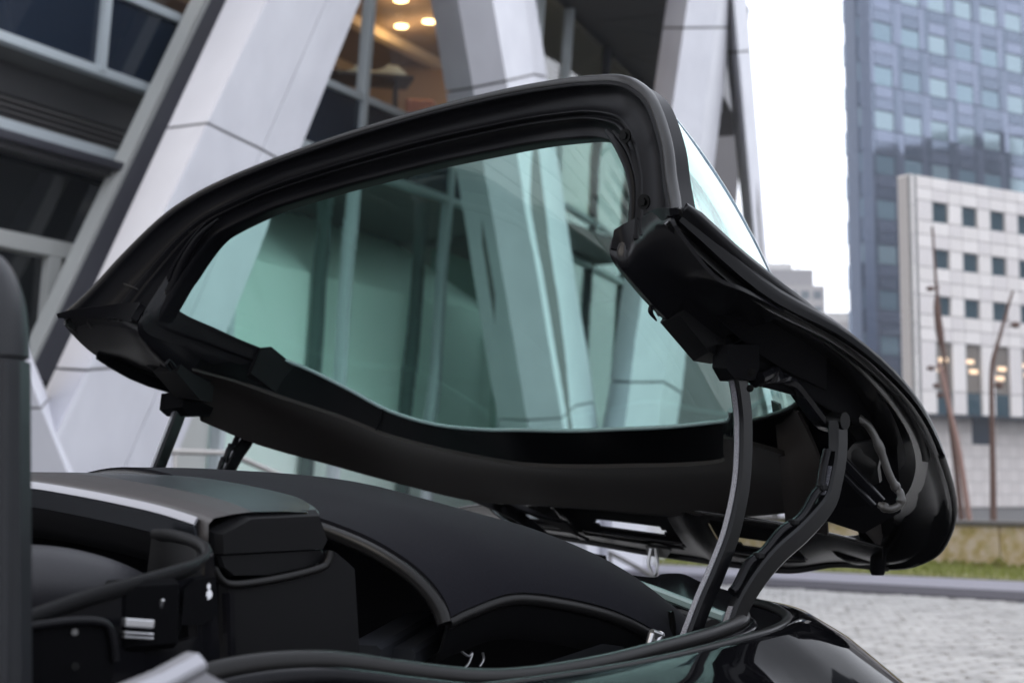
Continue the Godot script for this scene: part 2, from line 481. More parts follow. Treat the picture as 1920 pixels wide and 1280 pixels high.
func make_office() -> void:
	var o := thing("office_building", "office building with leaning glass front and slanted white columns behind the car", "building")
	# glazed front, left wing
	var HU := 6.29
	var HA := 5.42
	var mull := [-7.62, -5.12, -2.62, -0.14, 2.37, 4.87]
	for i in mull.size() - 1:
		var k0: float = mull[i] + 0.05
		var k1: float = mull[i + 1] - 0.05
		slab(o, "spandrel", FA, k0, k1, HA + 0.05, HU - 0.05, -0.05, 0.0, mats.spandrel_navy)
		slab(o, "pane", FA, k0, k1, HU + 0.05, 9.2, -0.03, -0.015, mats.clear_pane)
		if i >= 2: slab(o, "pane", FA, k0, k1, 0.2, HA - 0.05, -0.03, -0.015, mats.clear_pane)
	for k in mull:
		slab(o, "mullion", FA, k - 0.05, k + 0.05, 0.0 if k > -3 else HA, 9.25, -0.08, 0.07, mats.frame_grey)
	for h in [HU, HA]:
		slab(o, "transom", FA, -9.0, 5.3, h - 0.045, h + 0.045, -0.07, 0.055, mats.frame_grey)
	# below, at the left: louvres, a projecting rail and dark windows
	slab(o, "fascia", FA, -9.0, -2.7, 5.06, 5.36, -0.5, -0.44, mats.band_grey)
	for i in 6:
		var h := 4.98 - i * 0.062
		var l := slab(o, "louvre_slat", FA, -9.0, -2.7, h - 0.013, h + 0.013, -0.46, -0.34, mats.louvre)
		l.rotate_object_local(Vector3.RIGHT, 0.0)
	slab(o, "louvre_backing", FA, -9.0, -2.7, 4.6, 5.06, -0.6, -0.55, mats.dark_pane)
	slab(o, "window_head", FA, -9.0, -2.7, 4.555, 4.665, -0.3, 0.02, mats.frame_grey)
	slab(o, "projecting_rail", FA, -9.0, -4.42, 4.39, 4.47, 0.0, 0.32, mats.frame_dark)
	slab(o, "rail_bracket", FA, -9.0, -4.5, 4.33, 4.385, 0.02, 0.2, mats.band_grey)
	slab(o, "dark_window", FA, -9.0, -2.7, 3.64, 4.50, -0.14, -0.1, mats.dark_pane)
	slab(o, "window_bar", FA, -9.0, -2.7, 3.46, 3.62, -0.2, 0.0, mats.frame_light)
	slab(o, "dark_window", FA, -9.0, -5.55, 0.3, 3.44, -0.14, -0.1, mats.dark_pane)
	slab(o, "window_post", FA, -5.55, -5.40, 0.0, 3.455, -0.2, 0.0, mats.frame_light)
	slab(o, "side_panel", FA, -5.39, -2.7, 0.0, 3.455, -0.14, -0.08, mats.frame_light)
	# frame strips that run along the first column
	bar(o, "slanted_frame", Vector3(-4.648, 2.144, -14.712), Vector3(-3.224, 6.953, -16.701), 0.30, 0.2, FA.n, mats.frame_light)
	bar(o, "slanted_edge", Vector3(-4.460, 2.132, -14.532), Vector3(-3.019, 6.903, -16.560), 0.115, 0.3, FA.n, mats.frame_dark)
	# lobby behind the lower panes: pale green wall, dark pillars, floor and ceiling slabs
	slab(o, "lobby_wall", FA, -2.6, 5.0, 0.1, 4.0, -0.50, -0.42, mats.mint_wall)
	var sl := Shape.new()
	sl.prism([on(FA, -2.6, 4.002, -0.42), on(FA, 5.0, 4.002, -0.42), on(FA, 5.0, HA - 0.05, -2.5), on(FA, -2.6, HA - 0.05, -2.5)], [on(FA, -2.6, 4.002, -0.50), on(FA, 5.0, 4.002, -0.50), on(FA, 5.0, HA - 0.05, -2.58), on(FA, -2.6, HA - 0.05, -2.58)])
	part(o, "added_slope", sl, mats.mint_wall)  # slope made up so that daylight on the wall fades towards the ceiling
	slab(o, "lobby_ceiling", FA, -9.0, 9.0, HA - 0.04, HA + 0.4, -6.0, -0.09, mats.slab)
	slab(o, "lobby_floor", FA, -2.6, 5.0, 0.02, 0.1, -0.42, -0.09, mats.cream)
	slab(o, "lobby_end", FA, -2.75, -2.62, 0.1, HA - 0.05, -2.4, -0.1, mats.mint_wall)
	for k in [-0.40, 2.08]:
		slab(o, "lobby_pillar", FA, k + 0.0, k + 0.11, 0.1, HA - 0.05, -0.36, -0.2, mats.inner_pillar)
	# room above
	slab(o, "room_floor", FA, -9.0, 5.2, HA + 0.41, HA + 0.47, -6.0, -0.09, mats.room_floor)
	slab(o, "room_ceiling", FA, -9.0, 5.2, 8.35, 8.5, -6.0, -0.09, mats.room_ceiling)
	slab(o, "room_wall", FA, -9.0, 5.2, HA + 0.47, 8.35, -6.0, -5.9, mats.room_tan)
	slab(o, "room_partition", FA, 5.0, 5.2, HA + 0.47, 8.35, -5.9, -0.2, mats.room_tan)
	for z in [-1.9, -3.4, -4.8]:
		slab(o, "ceiling_beam", FA, -9.0, 5.0, 8.2, 8.345, z - 0.09, z + 0.09, mats.cream)
	slab(o, "wall_shelf", FA, -2.2, -1.2, 7.2, 7.3, -5.9, -5.55, mats.furniture_dark)
	# right wing
	var mb := [-0.5, 1.355, 3.75, 6.15, 8.55]
	for i in mb.size() - 1:
		var k0: float = mb[i] + 0.05
		var k1: float = mb[i + 1] - 0.05
		slab(o, "spandrel", FB, k0, k1, 5.37, 6.07, -0.05, 0.0, mats.spandrel_navy)
		slab(o, "pane", FB, k0, k1, 6.17, 9.3, -0.03, -0.015, mats.clear_pane)
		slab(o, "pane", FB, k0, k1, 0.2, 5.27, -0.03, -0.015, mats.clear_pane)
	for k in mb:
		slab(o, "mullion", FB, k - 0.05, k + 0.05, 0.0, 9.38, -0.08, 0.07, mats.frame_grey if k < 2 else mats.frame_dark)
	for h in [6.12, 5.32]:
		slab(o, "transom", FB, 0.0, 8.6, h - 0.045, h + 0.045, -0.07, 0.055, mats.frame_grey)
	slab(o, "lobby_wall", FB, 0.3, 8.6, 0.1, 5.2, -1.75, -1.6, mats.green_wall)
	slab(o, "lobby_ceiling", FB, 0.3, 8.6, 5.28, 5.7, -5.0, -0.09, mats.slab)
	slab(o, "room_wall", FB, 0.6, 8.6, 5.75, 9.3, -1.4, -1.3, mats.room_green)
	slab(o, "room_ceiling", FB, 0.6, 8.6, 9.31, 9.4, -3.2, -0.1, mats.room_green)
	slab(o, "end_wall", FB, 8.6, 16.6, 0.0, 14.0, -5.0, 0.0, mats.end_wall)
	slab(o, "low_wall", FB, 16.61, 22.0, 0.0, 4.6, -1.0, 0.0, mats.end_wall)
	slab(o, "lobby_end", FB, 8.4, 8.59, 0.1, 5.25, -1.58, -0.1, mats.green_wall)
	slab(o, "room_end", FB, 8.4, 8.59, 5.75, 9.3, -3.09, -0.1, mats.room_green)
	slab(o, "lit_wall_patch", FB, 0.7, 1.25, 6.2, 8.55, -0.5, -0.42, mats.cream)  # cream colour paints in the light on a stretch of inner wall
	# soffit of the storeys above, in dark panels with open joints
	var hs := 9.43
	var outline := [on(FA, -9, hs, -6), on(FA, -9, hs, 1.6), on(FA, 3.5, hs, 1.8), on(FB, 0.5, hs, 2.3), on(FB, 3.0, hs, 2.0), on(FB, 7.0, hs, 1.35), on(FB, 12.0, hs, 1.0), on(FB, 12.0, hs, -6), on(FB, 1, hs, -6)]
	var sof := Shape.new()
	sof.prism(outline.map(func(q): return q + Vector3(0, 0.05, 0)), outline.map(func(q): return q + Vector3(0, 6.0, 0)))
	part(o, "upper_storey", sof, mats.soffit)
	for i in 5:
		var k0 := 0.15 + i * 2.2
		var z1: float = [2.15, 1.9, 1.5, 1.2, 1.05][i]
		for half in 2:
			var tri := [on(FB, k0, hs, 0.1), on(FB, k0 + 2.16, hs, 0.1), on(FB, k0 + 2.16, hs, z1 - 0.15)] if half == 0 else [on(FB, k0, hs, 0.14), on(FB, k0 + 2.12, hs, z1 - 0.14), on(FB, k0, hs, z1)]
			var s := Shape.new()
			s.prism(tri, tri.map(func(q): return q + Vector3(0, 0.045, 0)))
			part(o, "soffit_panel", s, mats.soffit)
	# the slanted columns
	var TOP := -160.0
	column(o, [[Vector3(-4.136, 0.873, -12.052), Vector3(-2.400, 6.709, -14.479)], [Vector3(-3.696, 0.885, -11.364), Vector3(-1.910, 6.497, -13.933)], [Vector3(-3.428, 0.804, -12.720), Vector3(-1.538, 7.058, -15.381)], [Vector3(-3.249, 0.750, -13.623), Vector3(-1.290, 7.432, -16.346)]], [[Vector3(-3.633, 0.824, -14.631), Vector3(-1.433, 7.977, -17.752)], [Vector3(-4.383, 0.856, -12.902), Vector3(-2.529, 7.102, -15.493)]],
		[0.0, 0.22, [0.60, 0.607, 0.558, 0.525, 0.53, 0.595], 1.0], 2)
	column(o, [[Vector3(-4.086, 0.854, -13.049), Vector3(-5.091, 5.083, -10.283)], [Vector3(-3.448, 0.855, -12.983), Vector3(-4.504, 5.022, -10.125)], [Vector3(-3.195, 0.879, -11.696), Vector3(-4.134, 4.643, -9.145)]], [[Vector3(-3.733, 0.883, -11.514), Vector3(-4.588, 4.638, -9.133)]], [0.0, 0.25, 0.62, 1.0])
	column(o, [[Vector3(0.067, 0.692, -21.608), Vector3(-1.147, 8.022, -17.868)], [Vector3(0.482, 0.706, -20.871), Vector3(-0.790, 7.714, -17.072)], [Vector3(0.960, 0.705, -20.932), Vector3(-0.390, 7.679, -16.984)], [Vector3(1.172, 0.686, -21.917), Vector3(0.007, 8.169, -18.249)], [Vector3(1.609, 0.651, -23.805), Vector3(0.139, 8.630, -19.438)]], [[Vector3(1.374, 0.630, -24.904), Vector3(0.075, 9.150, -20.781)]],
		[0.0, [0.2, 0.205, 0.21, 0.222, 0.224], [0.74, 0.75, 0.762, 0.765, 0.762], 1.0])
	column(o, [[Vector3(1.170, 0.667, -22.924), Vector3(2.737, 10.512, -24.297)], [Vector3(1.425, 0.683, -22.088), Vector3(2.975, 10.198, -23.486)], [Vector3(2.020, 0.665, -23.059), Vector3(3.619, 10.584, -24.482)], [Vector3(2.544, 0.628, -25.009), Vector3(4.129, 11.277, -26.272)]], [[Vector3(2.341, 0.597, -26.620), Vector3(4.431, 12.225, -28.719)], [Vector3(1.360, 0.635, -24.652), Vector3(3.107, 11.266, -26.244)]],
		[0.0, [0.222, 0.224, 0.222, 0.2], [0.8, 0.8, 0.8, 0.8], 1.0])
	column(o, [[Vector3(5.204, 0.519, -30.795), Vector3(3.422, 10.928, -25.369)], [Vector3(5.102, 0.544, -29.468), Vector3(3.540, 10.608, -24.544)], [Vector3(5.639, 0.506, -31.444), Vector3(4.041, 11.295, -26.318)]], [[Vector3(5.899, 0.467, -33.535), Vector3(4.159, 11.948, -28.003)]], [0.0, 0.22, 0.8, 1.0])
	pass
	# furniture and lamps of the room above are things of their own
	var b := axes(FA)
	var table := thing("desk", "dark desk with a slim leg behind the upper window of the office building", "desk")
	b = Basis(Vector3.UP, 0.25)
	var tc := on(FA, 1.25, 6.98, -0.85)
	var s := Shape.new()
	s.box(tc, Vector3(1.25, 0.06, 0.6), b, 0.01)
	part(table, "desk_top", s, mats.furniture_dark)
	for dx in [-0.45, 0.4]:
		s = Shape.new()
		s.box(tc + b * Vector3(dx, -0.555, 0), Vector3(0.07, 1.05, 0.07), b)
		part(table, "leg", s, mats.furniture_dark)
	var cl := Shape.new()
	var rows := []
	for j in 7:
		var r := []
		for i in 9: r.append(tc + b * Vector3(-0.42 + i * 0.12, 0.034 + 0.16 * sin(PI * j / 6.0) * (0.5 + 0.5 * sin(i * 1.7 + j)) + 0.01 * i * (1 if j in [2, 3, 4] else 0), -0.25 + j * 0.085))
		rows.append(PackedVector3Array(r))
	cl.sheet(rows, 0.01)
	var cloth := part(self, "cloth", cl, mats.cloth_pale)
	cloth.set_meta("label", "pale green cloth heaped on the dark desk behind the upper window"); cloth.set_meta("category", "cloth")
	var chair := thing("office_chair", "orange-brown office chair beside the desk behind the upper window", "chair")
	var cc := on(FA, 2.45, 6.14, -0.75)
	s = Shape.new(); s.box(cc + b * Vector3(0, 0.25, 0), Vector3(0.48, 0.09, 0.48), b, 0.02); part(chair, "seat", s, mats.furniture_dark)
	s = Shape.new(); s.box(cc + b * Vector3(0.1, 0.56, 0.12), Vector3(0.44, 0.5, 0.1), b, 0.03); part(chair, "backrest", s, mats.chair_orange)
	s = Shape.new(); s.tube([cc + b * Vector3(0, -0.25, 0), cc + b * Vector3(0, 0.2, 0)], 0.03); part(chair, "stem", s, mats.furniture_dark)
	s = Shape.new(); s.box(cc + b * Vector3(0, -0.25, 0), Vector3(0.5, 0.03, 0.05), b); s.box(cc + b * Vector3(0, -0.25, 0), Vector3(0.05, 0.03, 0.5), b); part(chair, "foot", s, mats.furniture_dark)
	var coat := thing("coat_stand", "dark coat hung on a stand behind the upper window beside the wide white column", "coat stand")
	var pc := on(FA, -0.55, 5.9, -0.7)
	s = Shape.new(); s.tube([pc, pc + Vector3(0, 1.75, 0)], 0.025); part(coat, "pole", s, mats.furniture_dark)
	s = Shape.new(); s.tube([pc + Vector3(0, 0.35, 0), pc + Vector3(0, 0.9, 0), pc + Vector3(0, 1.3, 0), pc + Vector3(0, 1.48, 0)], [0.2, 0.24, 0.2, 0.06], 12, 0.7); part(coat, "coat", s, mats.furniture_dark)
	s = Shape.new(); s.ball(pc + Vector3(0, 1.66, 0), Vector3(0.14, 0.12, 0.14)); part(coat, "hat", s, mats.furniture_dark)
	var spots := [on(FA, 1.91, 8.335, -0.81), on(FA, 3.02, 8.335, -1.46), on(FA, 3.0, 8.335, -0.95)]
	var says := ["topmost round ceiling downlight behind the upper window", "round ceiling downlight below the topmost one, left of its neighbour", "round ceiling downlight nearest the dark side of the leaning column"]
	for i in 3:
		var lamp := thing("downlight", says[i], "ceiling light", "downlights in the room above")
		s = Shape.new(); s.tube([spots[i] + Vector3(0, 0.014, 0), spots[i]], 0.125, 20); part(lamp, "lamp_rim", s, mats.frame_light)
		s = Shape.new(); s.tube([spots[i], spots[i] - Vector3(0, 0.02, 0)], 0.105, 20); part(lamp, "lamp_glow", s, mats.downlight_glow)
		var l := OmniLight3D.new()
		l.name = "downlight_lamp"
		l.light_color = Color(1.0, 0.80, 0.56); l.light_energy = 0.22; l.light_size = 0.1; l.omni_range = 12.0; l.omni_attenuation = 2.0; l.shadow_enabled = true
		l.position = spots[i] - Vector3(0, 0.25, 0)
		lamp.add_child(l)
	# handrail in front of the building
	var hr := thing("handrail", "pale steel handrail seen under the raised lid beside the hinge arms", "handrail")
	s = Shape.new(); s.tube([Vector3(-2.682, 1.420, -11.730), Vector3(-2.302, 1.427, -12.490), Vector3(-1.554, 1.018, -14.060)], 0.024); part(hr, "rail", s, mats.rail_steel)
	for q in [[Vector3(-2.603, 1.416, -11.889), 0.0], [Vector3(-2.302, 1.423, -12.491), 0.0], [Vector3(-1.709, 1.105, -13.734), 0.0]]:
		s = Shape.new(); s.tube([Vector3(q[0].x, 0, q[0].z), q[0]], 0.02); part(hr, "post", s, mats.rail_steel)
	var hr2 := thing("handrail", "short sloping handrail seen through the gap beneath the lid vents", "handrail")
	s = Shape.new(); s.tube([Vector3(1.071, 0.454, -17.000), Vector3(1.354, 0.309, -16.400), Vector3(1.539, 0.197, -16.000)], 0.024); part(hr2, "rail", s, mats.rail_dark)
	for q in [Vector3(1.077, 0.442, -17.000), Vector3(1.466, 0.235, -16.100)]:
		s = Shape.new(); s.tube([Vector3(q.x, 0, q.z), q], 0.02); part(hr2, "post", s, mats.rail_dark)

# ------------------------------------------------------------------ ground, wall, sculptures
func make_ground() -> void:
	var s := Shape.new()
	s.box(Vector3(0, -0.15, -200), Vector3(1600, 0.22, 1600))
	structure("ground", s, mats.joint_sand)
	# road, kerb and grass
	var e1 := [Vector3(2.984, 0.000, -18.600), Vector3(4.203, 0.000, -17.216), Vector3(5.279, 0.000, -16.024)]       # edge of the paving
	var along: Vector3 = (e1[2] - e1[0]).normalized()
	var away := Vector3(along.z, 0, -along.x)
	if away.z > 0: away = -away
	var a: Vector3 = e1[0] - along * 14.0
	var len := 44.0
	var strip := func(o0: float, o1: float, y0: float, y1: float) -> Shape:
		var q := Shape.new()
		var p := [a + away * o0, a + along * len + away * o0, a + along * len + away * o1, a + away * o1]
		q.prism(p.map(func(x): return Vector3(x.x, y0, x.z)), p.map(func(x): return Vector3(x.x, y1, x.z)))
		return q
	var kerb := structure("kerb", strip.call(0.02, 0.4, -0.1, -0.02), mats.kerb_stone)
	for i in 44:
		var q := Shape.new()
		var c := a + along * (i + 0.5) + away * 0.62
		q.box(Vector3(c.x, -0.044, c.z), Vector3(0.985, 0.10, 1.16), Basis(along, Vector3.UP, away), 0.008)
		part(kerb, "kerb_block", q, mats.kerb_stone)
	structure("road", strip.call(1.24, 3.0, -0.06, 0.012), mats.asphalt)
	structure("verge", strip.call(3.0, 7.6, -0.06, 0.03), mats.soil)
	var g := MultiMeshInstance3D.new()
	g.name = "grass"
	var blade := Shape.new()
	blade.face([Vector3(-0.012, 0, 0), Vector3(0.012, 0, 0), Vector3(0.004, 0.07, 0.02), Vector3(-0.004, 0.07, 0.02)])
	blade.face([Vector3(0, 0, -0.012), Vector3(0, 0, 0.012), Vector3(0.02, 0.055, 0.0)])
	var mm := MultiMesh.new()
	mm.transform_format = MultiMesh.TRANSFORM_3D
	mm.mesh = blade.mesh()
	mm.mesh.surface_set_material(0, mats.grass_blade)
	mm.instance_count = 9000
	for i in 9000:
		var p := a + along * rng.randf_range(8, 40) + away * rng.randf_range(3.02, 5.9)
		mm.set_instance_transform(i, Transform3D(Basis(Vector3.UP, rng.randf() * TAU).scaled(Vector3.ONE * rng.randf_range(0.6, 1.3)), Vector3(p.x, 0.025, p.z)))
	g.multimesh = mm
	add_child(g)
	g.set_meta("kind", "stuff"); g.set_meta("label", "yellowish green grass strip at the foot of the mossy wall"); g.set_meta("category", "grass")
	# long clinker pavers in running bond
	var pv := structure("pavement", strip.call(-34.0, 0.0, -0.1, -0.036), mats.joint_sand)
	var U := Vector3(0.970, 0, -0.2425)
	var V := Vector3(0.2425, 0, 0.970)
	var pu := 0.289
	var pw := 0.1065
	var shapes := []
	for i in 4:
		var q := Shape.new()
		var x: float = pu / 2 - [0.024, 0.028, 0.021, 0.026][i]
		var z := pw / 2 - 0.003
		var ring := func(ix: float, iz: float, y: float) -> Array:
			return [Vector3(-x + ix, y, -z + iz), Vector3(x - ix, y, -z + iz), Vector3(x - ix, y, z - iz), Vector3(-x + ix, y, z - iz)]
		q.prism(ring.call(0, 0, -0.06), ring.call(0, 0, -0.006))
		q.prism(ring.call(0, 0, -0.006), ring.call(0.006, 0.005, 0.0))
		shapes.append(q.mesh())
	var list := []
	var cam := Vector3(0, 1.1, 0)
	for i in range(-60, 60):
		for j in range(-170, 170):
			var p := U * pu * (i + 0.5 * (j & 1)) + V * pw * j + Vector3(2, 0, -10)
			if (p - a).dot(away) > -0.17: continue
			if p.x < -6 or p.x > 12 or p.z > 4: continue
			if (p - FA.p).dot(FA.n) < 7.0 and p.x < 2.0: continue  # unseen bare dark ground here, added to cut light bounced onto the columns
			var px := 960 + 2880 * p.x / maxf(-p.z, 0.1)
			var py := 925 + 2880 * 1.1 / maxf(-p.z, 0.1)
			var seen := p.z < -7.5 and px < 1935 and py < 1290 and px > 1400 + maxf(0, py - 1130) * 1.45
			list.append([0.0 if seen else 1.0, p.distance_to(cam), p, i, j])
	list.sort_custom(func(m, n): return m[1] + m[0] * 1000 < n[1] + n[0] * 1000)
	var many := [[], [], [], []]
	for n in list.size():
		var e: Array = list[n]
		var h := absi(hash(Vector2i(e[3], e[4])))
		var tilt := Basis(Vector3.RIGHT, ((h / 7) % 21 - 10) * 0.0022) * Basis(Vector3.BACK, ((h / 147) % 21 - 10) * 0.0022)
		var t := Transform3D(Basis(U, Vector3.UP, V) * tilt, e[2] + Vector3(0, ((h / 3087) % 11) * 0.0009 - 0.008, 0))
		if n < 300:
			var o := part(pv, "paver", shapes[h % 4], mats["paver_%d" % ((h / 4) % 4)])
			o.transform = t
		else: many[h % 4].append(t)
	for i in 4:
		var mi := MultiMeshInstance3D.new()
		mi.name = "far_pavers"
		var m2 := MultiMesh.new()
		m2.transform_format = MultiMesh.TRANSFORM_3D
		m2.mesh = shapes[i]
		m2.mesh.surface_set_material(0, mats["paver_%d" % i])
		m2.instance_count = many[i].size()
		for n in many[i].size(): m2.set_instance_transform(n, many[i][n])
		mi.multimesh = m2
		pv.add_child(mi, true)
		mi.set_meta("kind", "stuff")
	# retaining wall
	var w0 := Vector3(6.511, 0.000, -23.459)
	var w1 := Vector3(7.318, 0.000, -22.171)
	var wd: Vector3 = (w1 - w0).normalized()
	var wn := Vector3(-wd.z, 0, wd.x)
	if wn.z < 0: wn = -wn
	var wall := thing("retaining_wall", "low mossy concrete wall with a dark coping beyond the road", "wall")
	var wb := Basis(wd, Vector3.UP, wn)
	for i in range(-4, 5):
		var c := w0 + wd * (0.55 + i * 2.3 - 0.6)
		s = Shape.new(); s.box(c + Vector3(0, 0.315, 0) - wn * 0.15, Vector3(2.27, 0.63, 0.3), wb, 0.012)
		part(wall, "wall_panel", s, mats.mossy_wall)
		s = Shape.new(); s.box(c + Vector3(0, 0.665, 0) - wn * 0.2, Vector3(2.295, 0.07, 0.52), wb, 0.012)
		part(wall, "coping_slab", s, mats.coping)
	s = Shape.new()
	for i in 420:      # moss cushions along the foot and in the joints
		var x := rng.randf_range(-9.5, 10.5)
		var up := rng.randf() < 0.12
		var y := rng.randf_range(0, 0.05)
		if up: x = -1.2 + roundf(rng.randf_range(-4, 4)) * 2.3 + rng.randf_range(-0.05, 0.05); y = rng.randf_range(0, 0.6)
		s.ball(w0 + wd * x + Vector3(0, 0.02 + y, 0) + wn * 0.01, Vector3(rng.randf_range(0.04, 0.14), rng.randf_range(0.03, 0.07), 0.035), 6)
	var ms := part(wall, "moss", s, mats.moss)
	ms.set_meta("kind", "stuff")
	# rusty bent poles behind the wall
	var Z := 25.6
	var p1 := thing("rusty_pole", "tall rusty steel pole bent like a reed, tallest beside the white office block", "sculpture", "rusty reed poles behind the wall")
	s = Shape.new(); s.tube(Array(curve([Vector3(7.473, 0.424, -25.600), Vector3(7.401, 1.320, -25.600), Vector3(7.294, 2.561, -25.600), Vector3(7.204, 3.813, -25.600), Vector3(7.144, 4.534, -25.600), Vector3(7.100, 5.578, -25.600)], 24)), range(24).map(func(i): return lerpf(0.052, 0.018, i / 23.0)), 10); part(p1, "stem", s, mats.rust)
	s = Shape.new(); s.tube(Array(curve([Vector3(7.214, 3.499, -25.600), Vector3(7.156, 3.993, -25.600), Vector3(7.141, 4.426, -25.600)], 8)), [0.03, 0.055, 0.065, 0.065, 0.06, 0.06, 0.05, 0.02], 10); part(p1, "sheath", s, mats.rust)
	for q in [Vector3(7.036, 4.525, -25.600), Vector3(7.009, 3.185, -25.600), Vector3(7.099, 2.890, -25.600), Vector3(7.157, 2.730, -25.600)]:
		s = Shape.new(); s.ball(q, Vector3(0.075, 0.045, 0.06), 8); s.tube([q, q + Vector3(0.16, 0.03, 0)], 0.012, 6); part(p1, "bud", s, mats.rust)
	var p2 := thing("rusty_pole", "paler rusty pole leaning against the tallest reed pole", "sculpture", "rusty reed poles behind the wall")
	s = Shape.new(); s.tube(Array(curve([Vector3(7.516, 0.432, -25.300), Vector3(7.447, 1.057, -25.300), Vector3(7.347, 1.842, -25.300), Vector3(7.224, 2.456, -25.300), Vector3(7.117, 3.028, -25.300), Vector3(7.052, 3.249, -25.300)], 20)), range(20).map(func(i): return lerpf(0.05, 0.035, i / 19.0)), 10); part(p2, "stem", s, mats.rust_pale)
	var p3 := thing("rusty_pole", "rusty steel pole bent to the right in front of the lit windows", "sculpture", "rusty reed poles behind the wall")
	s = Shape.new(); s.tube(Array(curve([Vector3(7.664, 0.434, -24.600), Vector3(7.682, 1.312, -24.600), Vector3(7.694, 2.247, -24.600), Vector3(7.720, 3.104, -24.600), Vector3(7.837, 3.534, -24.600), Vector3(7.970, 3.966, -24.600), Vector3(8.095, 4.356, -24.600)], 24)), range(24).map(func(i): return lerpf(0.055, 0.018, i / 23.0)), 10); part(p3, "stem", s, mats.rust)
	for q in [Vector3(8.120, 3.802, -24.600), Vector3(7.823, 2.829, -24.600)]:
		s = Shape.new(); s.ball(q, Vector3(0.08, 0.055, 0.06), 8); s.tube([q, q + Vector3(-0.14, -0.03, 0)], 0.012, 6); part(p3, "bud", s, mats.rust)

# ------------------------------------------------------------------ far buildings
func _askew(o: Node3D) -> void:      # curtain wall panels never lie quite true
	o.transform.basis = Basis(Vector3.UP, rng.randf_range(-0.010, 0.010)) * Basis(TW.d, rng.randf_range(-0.010, 0.010)) * o.transform.basis

